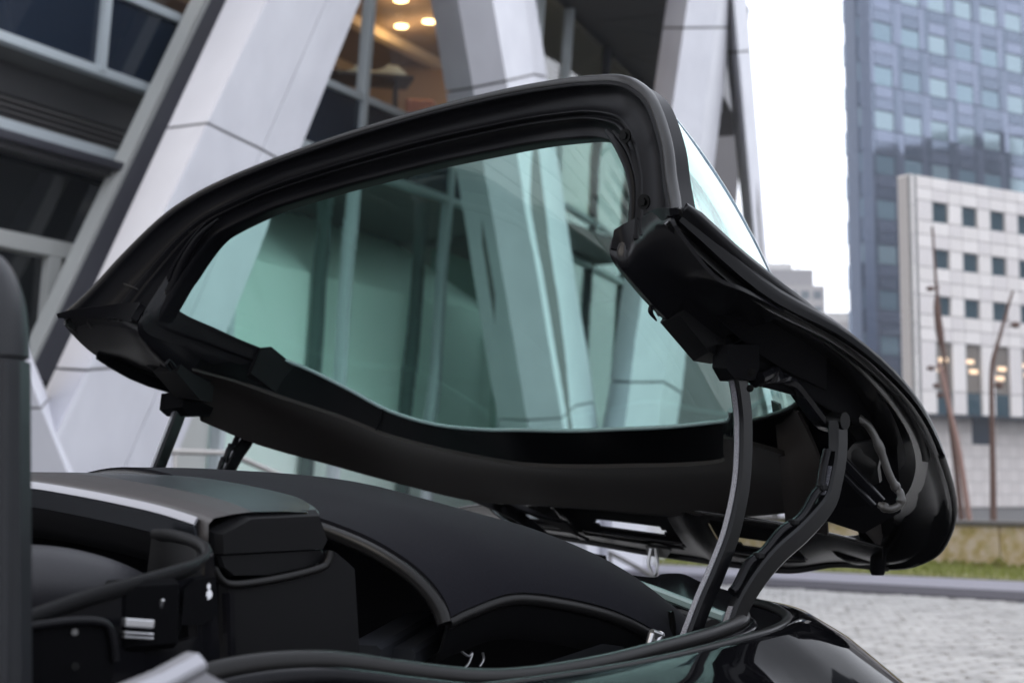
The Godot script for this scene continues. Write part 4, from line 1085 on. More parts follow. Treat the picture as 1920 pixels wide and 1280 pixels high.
	part(lid, "pocket_plate", (func(sd: float) -> Shape:
		var q := Shape.new()
		q.prism(mir([Vector3(-0.396, 1.208, 0.360), Vector3(-0.499, 1.185, 0.400), Vector3(-0.491, 1.076, 0.420), Vector3(-0.421, 1.047, 0.440), Vector3(-0.320, 1.074, 0.440)], sd), mir([Vector3(-0.392, 1.209, 0.365), Vector3(-0.496, 1.186, 0.405), Vector3(-0.488, 1.076, 0.425), Vector3(-0.418, 1.047, 0.445), Vector3(-0.316, 1.074, 0.445)], sd))
		return q).call(1.0), mats.well_black)
	part(lid, "liner_tail", (func(sd: float) -> Shape:      # side of the inner panel next to the pocket
		var q := Shape.new()
		var a := curve(mir([Vector3(-0.330, 1.223, 0.390), Vector3(-0.335, 1.190, 0.395), Vector3(-0.340, 1.132, 0.401), Vector3(-0.300, 1.055, 0.467)], sd), 16)
		var b := curve(mir([Vector3(-0.400, 1.207, 0.330), Vector3(-0.400, 1.177, 0.356), Vector3(-0.395, 1.132, 0.389), Vector3(-0.340, 1.045, 0.479)], sd), 16)
		q.sheet([_mixed(a, b, -0.45, 0.0), a, _mixed(a, b, 0.06, -0.006), _mixed(a, b, 0.5, 0.0), b], 0.004)
		return q).call(1.0), mats.liner)
	part(lid, "pocket_lamp_plate", (func(sd: float) -> Shape:
		var q := Shape.new()
		var a := mir([Vector3(-0.482, 1.142, 0.300), Vector3(-0.493, 1.161, 0.310), Vector3(-0.518, 1.166, 0.320), Vector3(-0.520, 1.149, 0.330), Vector3(-0.515, 1.130, 0.330), Vector3(-0.511, 1.113, 0.340), Vector3(-0.492, 1.107, 0.340)], sd)
		q.prism(a, a.map(func(p): return p + Vector3(0, 0.003, 0.006)))
		return q).call(1.0), mats.skin_inside)
	part(lid, "pocket_rod", (func(sd: float) -> Shape:
		var q := Shape.new()
		q.sweep(mir([Vector3(-0.493, 1.146, 0.280), Vector3(-0.533, 1.090, 0.310)], sd), soft_rect(0.010, 0.006, 0.001), Vector3(0, 0, -1))
		q.sweep(mir([Vector3(-0.492, 1.129, 0.280), Vector3(-0.522, 1.085, 0.310)], sd), soft_rect(0.006, 0.006, 0.001), Vector3(0, 0, -1))
		return q).call(1.0), mats.gloss_black)
	part(lid, "cable_loom", (func(sd: float) -> Shape:
		var q := Shape.new()
		q.tube(Array(curve(mir([Vector3(-0.521, 1.191, 0.280), Vector3(-0.530, 1.181, 0.290), Vector3(-0.538, 1.155, 0.300), Vector3(-0.544, 1.123, 0.310), Vector3(-0.548, 1.106, 0.320), Vector3(-0.553, 1.100, 0.320), Vector3(-0.552, 1.087, 0.320), Vector3(-0.543, 1.081, 0.310), Vector3(-0.530, 1.087, 0.310)], sd), 40)), range(40).map(func(n): return 0.0048 + (0.0014 if n % 9 < 2 else 0.0)), 10)
		return q).call(1.0), mats.cable)
	part(lid, "panel_gusset", (func(sd: float) -> Shape:
		var q := Shape.new()
		q.prism(mir([Vector3(-0.390, 1.100, 0.426), Vector3(-0.360, 1.074, 0.496), Vector3(-0.310, 1.019, 0.653), Vector3(-0.330, 1.053, 0.637), Vector3(-0.350, 1.070, 0.578)], sd), mir([Vector3(-0.395, 1.103, 0.419), Vector3(-0.365, 1.078, 0.491), Vector3(-0.315, 1.024, 0.648), Vector3(-0.335, 1.057, 0.632), Vector3(-0.355, 1.073, 0.573)], sd))
		return q).call(1.0), mats.liner)
	part(lid, "rubber_stop", (func(sd: float) -> Shape:
		var q := Shape.new()
		q.tube(mir([Vector3(-0.305, 1.025, 0.667), Vector3(-0.305, 1.006, 0.660), Vector3(-0.305, 1.004, 0.656), Vector3(-0.305, 0.986, 0.654), Vector3(-0.305, 0.980, 0.654)], sd), [0.009, 0.009, 0.0115, 0.0115, 0.009], 14)
		return q).call(1.0), mats.well_black)
	# far corner flap of the deck seen under the frame
	# lock striker under the lip
	s = Shape.new()
	s.prism([Vector3(0.190, 1.013, 0.700), Vector3(0.181, 0.995, 0.700), Vector3(0.140, 0.991, 0.700), Vector3(0.130, 1.001, 0.700), Vector3(0.137, 1.010, 0.700), Vector3(0.163, 1.015, 0.700)], [Vector3(0.203, 1.012, 0.715), Vector3(0.194, 0.994, 0.715), Vector3(0.152, 0.990, 0.715), Vector3(0.143, 1.000, 0.715), Vector3(0.150, 1.010, 0.715), Vector3(0.176, 1.015, 0.715)])
	part(lid, "striker_plate", s, mats.cable)
	s = Shape.new()
	s.tube(Array(curve([Vector3(0.170, 1.006, 0.695), Vector3(0.171, 0.979, 0.690), Vector3(0.158, 0.963, 0.688), Vector3(0.152, 0.965, 0.688), Vector3(0.152, 0.987, 0.690), Vector3(0.159, 1.006, 0.695)], 24)), 0.0032, 8)
	part(lid, "striker_loop", s, mats.steel)

func _shift(skip: Dictionary, by: int) -> Dictionary:
	var o := {}
	for q in skip: o[Vector2i(q.x, q.y - by)] = true
	return o

func _mixed(a: PackedVector3Array, b: PackedVector3Array, w: float, up: float) -> PackedVector3Array:
	var o := PackedVector3Array()
	for n in a.size(): o.append(a[n].lerp(b[n], w) + Vector3(0, up, 0))
	return o

# the vented lip across the rear of the lid: a pressed panel with three openings, each with a recessed dark frame
func make_vents(lid: Node3D) -> void:
	var top := curve([Vector3(0.590, 1.067, 0.600), Vector3(0.528, 1.076, 0.600), Vector3(0.415, 1.084, 0.600), Vector3(0.308, 1.087, 0.600), Vector3(0.207, 1.086, 0.600), Vector3(0.111, 1.082, 0.600), Vector3(0.010, 1.074, 0.600), Vector3(-0.086, 1.064, 0.600), Vector3(-0.187, 1.052, 0.600), Vector3(-0.272, 1.038, 0.600), Vector3(-0.336, 1.022, 0.620)], 121)
	var low := curve([Vector3(0.645, 1.046, 0.660), Vector3(0.613, 1.040, 0.690), Vector3(0.525, 1.031, 0.710), Vector3(0.425, 1.021, 0.720), Vector3(0.318, 1.011, 0.720), Vector3(0.217, 1.000, 0.720), Vector3(0.109, 0.991, 0.720), Vector3(0.008, 0.983, 0.720), Vector3(-0.099, 0.978, 0.720), Vector3(-0.193, 0.991, 0.715), Vector3(-0.293, 0.989, 0.700)], 121)
	var rows := []
	for j in 17:
		var v := j / 16.0
		var r := PackedVector3Array()
		for n in 121:
			var x := clampf(n + (j - 8) * 0.55 * smoothstep(0, 12, n) * smoothstep(120, 108, n), 0.0, 119.99)
			var k := int(x)
			var ripple := 0.006 * sin(PI * v) + 0.005 * exp(-pow((n - 75.0) / 2.5, 2)) + 0.004 * exp(-pow((n - 40.0) / 1.0, 2))
			r.append(top[k].lerp(top[k + 1], x - k).lerp(low[k].lerp(low[k + 1], x - k), v) + Vector3(0, -0.003 * sin(PI * v), -ripple))
		rows.append(r)
	# openings: first and last column of the frame, then of the hole
	var vents := [[21, 39, 23, 33], [41, 70, 46, 66], [80, 99, 83, 96]]
	var cut := {}
	for v in vents:
		for n in range(v[0], v[1]):
			for j in range(2, 13):
				if (j in [2, 12] and (n == v[0] or n == v[1] - 1)): continue
				cut[Vector2i(n, j)] = true
	var s := Shape.new()
	s.sheet(rows, 0.0025, cut)
	var panel := part(lid, "vent_panel", s, mats.lip_paint)
	for v in vents:
		var skip := {}
		var sunk := []
		for j in range(1, 15):
			var r := PackedVector3Array()
			for n in range(v[0] - 1, v[1] + 2): r.append(rows[j][n] + Vector3(0, 0.004, 0.012))
			sunk.append(r)
		for n in range(v[2], v[3]):
			for j in [6, 7, 8]:
				if j != 7 and (n == v[2] or n == v[3] - 1): continue
				skip[Vector2i(n - v[0] + 1, j)] = true
		s = Shape.new()
		s.sheet(sunk, 0.004, skip)
		part(panel, "vent_frame", s, mats.well_black)
		s = Shape.new()
		var slat := []
		for n in range(v[0] + 1, v[1]): slat.append(rows[11][n] + Vector3(0, 0.0, 0.008))
		s.sweep(slat, soft_rect(0.005, 0.004, 0.001), Vector3(0, 0.4, -0.9).normalized())
		part(panel, "vent_slat", s, mats.gloss_black)
	s = Shape.new()
	s.tube(Array(low).map(func(q): return q + Vector3(0, -0.002, 0)), 0.004, 8)
	part(panel, "lower_roll", s, mats.rubber)
	s = Shape.new()
	s.tube(Array(top), 0.0028, 8)
	part(panel, "upper_fold", s, mats.lip_paint)

func make_arms(car: Node3D) -> void:
	var A := [Vector3(-0.550, 1.239, 0.001), Vector3(-0.550, 1.230, 0.002), Vector3(-0.550, 1.207, 0.008), Vector3(-0.550, 1.172, 0.012), Vector3(-0.550, 1.114, 0.007), Vector3(-0.550, 1.058, -0.013), Vector3(-0.550, 1.014, -0.041), Vector3(-0.550, 0.987, -0.061), Vector3(-0.550, 0.942, -0.090)]
	var B := [Vector3(-0.575, 1.182, 0.156), Vector3(-0.575, 1.145, 0.154), Vector3(-0.575, 1.112, 0.143), Vector3(-0.575, 1.088, 0.128), Vector3(-0.575, 1.059, 0.083), Vector3(-0.575, 1.034, 0.033), Vector3(-0.575, 1.008, -0.005), Vector3(-0.575, 0.981, -0.033), Vector3(-0.575, 0.955, -0.049)]
	var FA_ := [Vector3(0.550, 1.272, 0.007), Vector3(0.550, 1.253, 0.001), Vector3(0.550, 1.214, -0.013), Vector3(0.550, 1.171, -0.031), Vector3(0.550, 1.133, -0.047), Vector3(0.550, 1.071, -0.074), Vector3(0.550, 1.006, -0.097)]
	var FB_ := [Vector3(0.575, 1.211, 0.147), Vector3(0.575, 1.188, 0.138), Vector3(0.575, 1.168, 0.122), Vector3(0.575, 1.146, 0.108), Vector3(0.575, 1.126, 0.096), Vector3(0.575, 1.078, 0.072), Vector3(0.575, 1.010, 0.038)]
	for sd in [1.0, -1.0]:
		for which in 2:
			var path := curve([A, B][which], 48) if sd > 0 else curve([FA_, FB_][which], 48)
			var s := Shape.new()
			var w: float = [0.0205, 0.0225][which]
			s.sweep(Array(path), soft_rect(w, 0.014, 0.0025), Vector3(sd, 0, 0))
			var arm := part(car, "hinge_arm", s, mats.arm_black)
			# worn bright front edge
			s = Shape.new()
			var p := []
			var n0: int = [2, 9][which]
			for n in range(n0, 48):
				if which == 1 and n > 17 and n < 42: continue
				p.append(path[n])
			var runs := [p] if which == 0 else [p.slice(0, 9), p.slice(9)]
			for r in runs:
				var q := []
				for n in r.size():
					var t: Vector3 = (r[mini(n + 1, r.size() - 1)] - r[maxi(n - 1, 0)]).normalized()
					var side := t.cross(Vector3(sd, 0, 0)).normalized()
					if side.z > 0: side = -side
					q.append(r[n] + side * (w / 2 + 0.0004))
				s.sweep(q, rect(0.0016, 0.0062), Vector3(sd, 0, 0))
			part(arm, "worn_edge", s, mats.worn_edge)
			s = Shape.new()
			s.tube([path[0] + Vector3(-0.010 * sd, 0, 0), path[0] + Vector3(0.010 * sd, 0, 0)], 0.010, 14)
			part(arm, "pivot", s, mats.bolt_black)
			if which == 1:
				for q in [16, 24, 32]:
					s = Shape.new()
					s.box(path[q] + Vector3(0, 0.012, -0.012), Vector3(0.009, 0.007, 0.012), Basis.IDENTITY, 0.0015)
					part(arm, "cable_clip", s, mats.matte_black)
				s = Shape.new()
				var cb := []
				for n in range(6, 40): cb.append(path[n] + Vector3(0.003 * sd, 0.008 + 0.003 * sin(n * 0.8), -0.016))
				s.tube(cb, 0.005, 8)
				part(arm, "arm_cable", s, mats.gloss_black)
	bolt(car, Vector3(-0.570, 0.962, -0.069), Vector3(-1, 0.2, -1), 0.007, mats.bolt_black)

func make_roof(car: Node3D) -> void:
	# fabric roof folded behind the seats: a dome with a rolled front edge and side edges
	var tt := [-0.42, -0.37, -0.345, -0.289, -0.215, -0.145, -0.086, -0.03, 0.05]
	var side := [0.985, 0.985, 0.993, 1.003, 0.994, 0.978, 0.955, 0.925, 0.88]
	var top := [1.123, 1.124, 1.124, 1.122, 1.119, 1.113, 1.102, 1.088, 1.045]
	var prof := [[0.5, 0.0], [0.494, 0.10], [0.482, 0.22], [0.46, 0.35], [0.42, 0.49], [0.36, 0.61], [0.29, 0.70], [0.18, 0.84], [0.08, 0.96], [0.0, 1.0]]
	var rows := []
	for j in range(1, tt.size()):
		var half := []
		for i in range(prof.size() - 1, -1, -1):
			var q: Array = prof[i]
			var t: float = tt[j]
			if j == 1: t = lerpf(-0.372, -0.425, smoothstep(0.0, 0.9, q[1]))
			half.append(Vector3(-q[0], lerpf(side[j], top[j], q[1]), t))
		rows.append(curve(whole(half), 61))
	rows = smooth_rows(rows, 40)
	var s := Shape.new()
	s.sheet(rows, 0.006)
	var roof := part(car, "fabric_roof", s, mats.fabric, "folded dark fabric roof with a rolled edge")
	s = Shape.new()
	var edge := []
	for q in rows[0]: edge.append(q + Vector3(0, -0.004, -0.004))
	s.tube(edge, 0.0075, 10)
	part(roof, "front_piping", s, mats.rubber)
	both(roof, "side_piping", func(sd: float) -> Shape:
		var q := Shape.new()
		var p := []
		for r in rows.slice(0, 34): p.append(Vector3(-r[60].x * -sd * 1.0, r[60].y - 0.004, r[60].z))
		q.tube(p, 0.0065, 10)
		var p2 := []
		for r in rows.slice(2, 34): p2.append(Vector3(r[58].x * sd, r[58].y + 0.0015, r[58].z))
		q.tube(p2, 0.0022, 6)
		return q, mats.rubber)
	# lining that closes the space below the fabric
	s = Shape.new()
	var up := PackedVector3Array()
	var dn := PackedVector3Array()
	for q in rows[27]:
		up.append(q + Vector3(-q.x * 0.03, -0.010, 0)); dn.append(Vector3(q.x * 1.1, 0.705, q.z - 0.02))
	s.sheet([up, _mixed(up, dn, 0.5, 0.0), dn], 0.004)
	part(roof, "lining", s, mats.well_black)
	# band hanging below the side edge
	both(roof, "side_skirt", func(sd: float) -> Shape:
		var q := Shape.new()
		var a := PackedVector3Array()
		var b := PackedVector3Array()
		for r in rows.slice(0, 36):
			a.append(Vector3(r[60].x * sd, r[60].y - 0.008, r[60].z)); b.append(Vector3((r[60].x + 0.03) * sd, r[60].y - 0.045, r[60].z + 0.01))
		q.sheet([a, _mixed(a, b, 0.5, -0.006), b], 0.003)
		return q, mats.matte_black)
	# cross bar in front of it
	var sc := [0.5, 0.47, 0.41, 0.29, 0.17, 0.0]
	var hc := [1.076, 1.0815, 1.090, 1.102, 1.1105, 1.114]
	var back := [-0.525, -0.50, -0.475, -0.455, -0.445, -0.44]
	var cross := []
	for n in 6:
		var c: float = hc[n]
		cross.append([Vector2(-0.600, c - 0.055), Vector2(-0.618, c - 0.05), Vector2(-0.630, c - 0.040), Vector2(-0.633, c - 0.022), Vector2(-0.633, c - 0.001), Vector2(-0.628, c + 0.004), Vector2(-0.61, c + 0.007), Vector2(lerpf(-0.6, back[n], 0.5), c + 0.009), Vector2(back[n] - 0.01, c + 0.008), Vector2(back[n], c + 0.003), Vector2(back[n], c - 0.05)])
	var rb := []
	for k in 11:
		var half := []
		for n in range(5, -1, -1): half.append(Vector3(-sc[n] if n < 5 else 0.0, cross[n][k].y, cross[n][k].x))
		rb.append(curve(whole(half), 61))
	s = Shape.new()
	s.grid(rb.slice(3, 7)); s.grid(rb.slice(8, 11))
	var bar_ := part(car, "roof_crossbar", s, mats.bar_top, "arched crossbar with a bright trim strip")
	s = Shape.new()
	s.grid(smooth_rows([rb[6], _mixed(rb[6], rb[7], 0.4, 0.001)], 3))
	part(bar_, "front_top", s, mats.bar_top)
	s = Shape.new()
	s.grid(rb.slice(0, 4)); s.grid([rb[10], rb[0]])
	part(bar_, "underside", s, mats.well_black)
	s = Shape.new()
	s.grid([_mixed(rb[6], rb[7], 0.4, 0.001), rb[7], rb[8]])
	part(bar_, "smooth_top", s, mats.bar_top_smooth)
	s = Shape.new()
	var a1 := PackedVector3Array()
	var a2 := PackedVector3Array()
	var a3 := PackedVector3Array()
	for q in rb[4].slice(3, 58):
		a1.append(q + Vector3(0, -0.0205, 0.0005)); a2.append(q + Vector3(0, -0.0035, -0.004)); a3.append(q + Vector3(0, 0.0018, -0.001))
	s.sheet([a1, _mixed(a1, a2, 0.5, 0.0), a2], 0.002)
	var ts := part(bar_, "trim_strip", s, mats.trim_strip)
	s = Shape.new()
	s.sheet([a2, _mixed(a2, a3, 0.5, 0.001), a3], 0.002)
	part(ts, "bevel_highlight", s, mats.dull_silver)  # rounded top edge in a paler metal: the strip's highlight painted in
	both(bar_, "end_cap", func(sd: float) -> Shape:
		var q := Shape.new()
		var o := [Vector3(-0.500, 1.051, -0.626), Vector3(-0.500, 1.068, -0.627), Vector3(-0.500, 1.081, -0.597), Vector3(-0.500, 1.083, -0.523), Vector3(-0.500, 1.061, -0.513), Vector3(-0.500, 1.053, -0.518)]
		var cen := Vector3.ZERO
		for p in o: cen += p / 6.0
		var lip := o.map(func(p): return cen + (p - cen) * 1.06 + Vector3(0.006, 0.002, 0))
		var inn := o.map(func(p): return cen + (p - cen) * 1.06 + Vector3(0.05, 0.002, 0))
		var face := o.map(func(p): return cen + (p - cen) * 0.93 + Vector3(-0.006, -0.001, 0))
		q.prism(mir(lip, sd), mir(inn, sd)); q.prism(mir(face, sd), mir(lip.map(func(p): return cen + (p - cen - Vector3(0.006, 0.002, 0)) * 0.95), sd)); q.prism(mir(o, sd), mir(lip, sd))
		return q, mats.matte_black)
	both(bar_, "end_box", func(sd: float) -> Shape:
		var q := Shape.new()
		var o := [Vector3(-0.500, 1.050, -0.625), Vector3(-0.500, 1.052, -0.518), Vector3(-0.500, 1.043, -0.513), Vector3(-0.500, 1.037, -0.538), Vector3(-0.500, 1.032, -0.576), Vector3(-0.500, 1.033, -0.611), Vector3(-0.500, 1.040, -0.621)]
		q.prism(mir(o, sd), mir(o.map(func(p): return p + Vector3(0.06, 0, 0)), sd))
		var cen := Vector3.ZERO
		for p in o: cen += p / 7.0
		q.prism(mir(o.map(func(p): return cen + (p - cen) * 0.95 + Vector3(-0.003, 0, 0)), sd), mir(o, sd))
		return q, mats.matte_black)

func make_cabin(car: Node3D) -> void:
	var s := Shape.new()
	# wall below the crossbar's near end, with a bright lip
	var t0 := curve([Vector3(-0.510, 1.026, -0.621), Vector3(-0.510, 1.027, -0.598), Vector3(-0.510, 1.030, -0.560), Vector3(-0.510, 1.037, -0.523), Vector3(-0.510, 1.050, -0.515), Vector3(-0.510, 1.045, -0.504), Vector3(-0.510, 1.035, -0.490)], 30)
	var t1 := curve([Vector3(-0.510, 0.927, -0.619), Vector3(-0.510, 0.925, -0.596), Vector3(-0.510, 0.922, -0.558), Vector3(-0.510, 0.918, -0.525), Vector3(-0.510, 0.917, -0.508), Vector3(-0.510, 0.916, -0.497), Vector3(-0.510, 0.914, -0.479)], 30)
	s.sheet([t0, _mixed(t0, t1, 0.5, 0.0), t1], 0.012)
	var wall := part(car, "side_wall", s, mats.matte_black)
	s = Shape.new()
	s.tube(Array(curve([Vector3(-0.512, 1.040, -0.635), Vector3(-0.512, 1.032, -0.629), Vector3(-0.512, 1.027, -0.620), Vector3(-0.512, 1.027, -0.599), Vector3(-0.512, 1.031, -0.562), Vector3(-0.512, 1.037, -0.529), Vector3(-0.512, 1.042, -0.521), Vector3(-0.512, 1.051, -0.518)], 40)), 0.0035, 8)
	part(wall, "wall_lip", s, mats.rubber)
	s = Shape.new()
	s.sweep([Vector3(-0.515, 1.021, -0.623), Vector3(-0.515, 0.940, -0.619)], soft_rect(0.008, 0.01, 0.002), Vector3(-1, 0, 0))
	part(wall, "wall_edge", s, mats.gloss_black)
	# panel with the belt guide loop
	s = Shape.new()
	var a := curve([Vector3(-0.620, 1.017, -0.853), Vector3(-0.600, 1.026, -0.800), Vector3(-0.585, 1.034, -0.750), Vector3(-0.570, 1.040, -0.706), Vector3(-0.560, 1.046, -0.680), Vector3(-0.550, 1.050, -0.664), Vector3(-0.545, 1.054, -0.657)], 30)
	var b := curve([Vector3(-0.620, 0.960, -0.851), Vector3(-0.600, 0.953, -0.798), Vector3(-0.585, 0.947, -0.748), Vector3(-0.570, 0.941, -0.703), Vector3(-0.560, 0.938, -0.678), Vector3(-0.550, 0.935, -0.662), Vector3(-0.540, 0.933, -0.642)], 30)
	var win := {}
	for i in range(12, 19):
		for j in [2, 3]: win[Vector2i(i, j)] = true
	var rows := []
	for j in 9: rows.append(_mixed(a, b, j / 8.0, 0.0))
	s.sheet(rows, 0.008, win)
	var qt := part(car, "quarter_panel_trim", s, mats.gloss_black)
	s = Shape.new()
	s.tube(Array(curve([Vector3(-0.620, 1.016, -0.856), Vector3(-0.600, 1.027, -0.800), Vector3(-0.585, 1.035, -0.750), Vector3(-0.570, 1.041, -0.708), Vector3(-0.555, 1.045, -0.679), Vector3(-0.540, 1.050, -0.660), Vector3(-0.520, 1.057, -0.649), Vector3(-0.490, 1.062, -0.644), Vector3(-0.460, 1.065, -0.643), Vector3(-0.440, 1.065, -0.647)], 60)), 0.0042, 10, 1.4)
	part(qt, "top_roll", s, mats.matte_black)
	s = Shape.new()
	var l1 := curve([Vector3(-0.530, 1.048, -0.660), Vector3(-0.515, 1.054, -0.649), Vector3(-0.485, 1.059, -0.642), Vector3(-0.455, 1.062, -0.641), Vector3(-0.440, 1.062, -0.647)], 20)
	var l2 := curve([Vector3(-0.530, 1.036, -0.660), Vector3(-0.515, 1.035, -0.649), Vector3(-0.485, 1.033, -0.642), Vector3(-0.455, 1.030, -0.640), Vector3(-0.440, 1.025, -0.652)], 20)
	s.sheet([l1, _mixed(l1, l2, 0.5, 0.0), l2], 0.004)
	part(qt, "pocket_wall", s, mats.matte_black)
	# latch in the window of the panel
	s = Shape.new()
	s.box(Vector3(-0.575, 1.013, -0.738), Vector3(0.03, 0.05, 0.05), Basis.IDENTITY, 0.004)
	var latch := part(qt, "latch_housing", s, mats.well_black)
	for q in [[Vector3(-0.600, 1.009, -0.755), 0.010], [Vector3(-0.600, 1.002, -0.755), 0.003], [Vector3(-0.600, 0.999, -0.755), 0.003]]:
		s = Shape.new()
		s.box(q[0], Vector3(0.006, q[1] * 0.6, 0.024), Basis(Vector3.RIGHT, 0.12), 0.0008)
		part(latch, "latch_bar", s, mats.steel)
	s = Shape.new(); s.box(Vector3(-0.590, 1.021, -0.730), Vector3(0.003, 0.008, 0.003), Basis(Vector3.BACK, 0.5), 0.001); part(latch, "latch_pin", s, mats.steel)
	bolt(qt, Vector3(-0.565, 1.024, -0.676), Vector3(-1, 0.2, -0.3), 0.0032, mats.steel)
	bolt(qt, Vector3(-0.565, 1.030, -0.676), Vector3(-1, 0.2, -0.3), 0.0022, mats.steel)
	s = Shape.new()
	s.prism([Vector3(-0.578, 1.029, -0.704), Vector3(-0.572, 1.036, -0.691), Vector3(-0.562, 1.037, -0.666), Vector3(-0.562, 1.009, -0.663), Vector3(-0.570, 1.002, -0.682), Vector3(-0.580, 1.004, -0.707)], [Vector3(-0.570, 1.029, -0.699), Vector3(-0.564, 1.036, -0.686), Vector3(-0.554, 1.037, -0.661), Vector3(-0.554, 1.008, -0.658), Vector3(-0.562, 1.001, -0.677), Vector3(-0.572, 1.003, -0.702)])
	part(qt, "belt_plate", s, mats.well_black)
	# catch plate low beside the post
	s = Shape.new()
	s.prism([Vector3(-0.640, 1.014, -0.862), Vector3(-0.640, 1.014, -0.802), Vector3(-0.640, 0.988, -0.795), Vector3(-0.640, 0.958, -0.800), Vector3(-0.640, 0.963, -0.861)], [Vector3(-0.620, 1.015, -0.852), Vector3(-0.620, 1.015, -0.791), Vector3(-0.620, 0.988, -0.784), Vector3(-0.620, 0.954, -0.789), Vector3(-0.620, 0.960, -0.851)])
	var box := part(car, "catch_plate", s, mats.well_black)
	s = Shape.new()
	s.tube(Array(curve([Vector3(-0.642, 1.015, -0.863), Vector3(-0.642, 1.017, -0.830), Vector3(-0.642, 1.015, -0.807), Vector3(-0.642, 1.008, -0.800), Vector3(-0.642, 0.989, -0.796)], 20)), 0.003, 8)
	part(box, "plate_edge", s, mats.gloss_black)
	bolt(box, Vector3(-0.645, 1.010, -0.828), Vector3(-1, 0.3, -0.4), 0.0016, mats.cable)
	bolt(box, Vector3(-0.645, 0.988, -0.827), Vector3(-1, 0.3, -0.4), 0.002, mats.bolt_black)
	# rounded rear seat backs
	for sd in [1.0, -1.0]:
		s = Shape.new()
		var axis := curve(mir([Vector3(-0.400, 1.027, -0.787), Vector3(-0.420, 1.027, -0.753), Vector3(-0.430, 1.023, -0.721), Vector3(-0.430, 1.012, -0.683), Vector3(-0.420, 0.996, -0.647), Vector3(-0.400, 0.975, -0.614)], sd), 30)
		s.tube(Array(axis), range(30).map(func(i): return 0.033 * (1.0 if i < 22 else sqrt(1.0 - pow((i - 22) / 7.6, 2.0)))), 24, 1.0)
		part(car, "rear_seat_back", s, mats.seat_leather)
	# post at the near side (left end of the picture)
	var inv := car.transform.affine_inverse()
	s = Shape.new()
	s.sweep([Vector3(-0.316, 0.951, -0.930), Vector3(-0.324, 1.180, -0.930)].map(func(q): return inv * q), [Vector2(-0.055, -0.02), Vector2(0.018, -0.02), Vector2(0.0275, -0.012), Vector2(0.0285, 0.012), Vector2(0.022, 0.03), Vector2(-0.055, 0.03)], inv.basis * Vector3.BACK, inv.basis * Vector3.RIGHT)
	var post := part(car, "door_post", s, mats.post_plastic)
	s = Shape.new()
	var cap := [Vector3(-0.324, 1.181, -0.930), Vector3(-0.325, 1.199, -0.930), Vector3(-0.326, 1.213, -0.930), Vector3(-0.329, 1.225, -0.930), Vector3(-0.333, 1.231, -0.930), Vector3(-0.337, 1.234, -0.930)].map(func(q): return car.transform.affine_inverse() * q)
	s.tube(Array(curve(cap, 20)), range(20).map(func(i): return 0.0295 - 0.010 * pow(i / 19.0, 2)), 18, 1.0)
	part(post, "post_cap", s, mats.post_plastic)
	s = Shape.new()
	s.tube([Vector3(-0.299, 1.178, -0.900), Vector3(-0.293, 0.985, -0.900)].map(func(q): return car.transform.affine_inverse() * q), 0.0035, 8)
	part(post, "post_rib", s, mats.post_plastic)

func _swell(p: Vector3) -> float:      # how fast the body falls away outside the rim: flat beside the seats, steep round the rear corners
	var corner := lerpf(1.0, 2.0, smoothstep(0.08, 0.34, absf(p.x)))
	return lerpf(corner, 0.3, smoothstep(-0.02, -0.26, p.z))

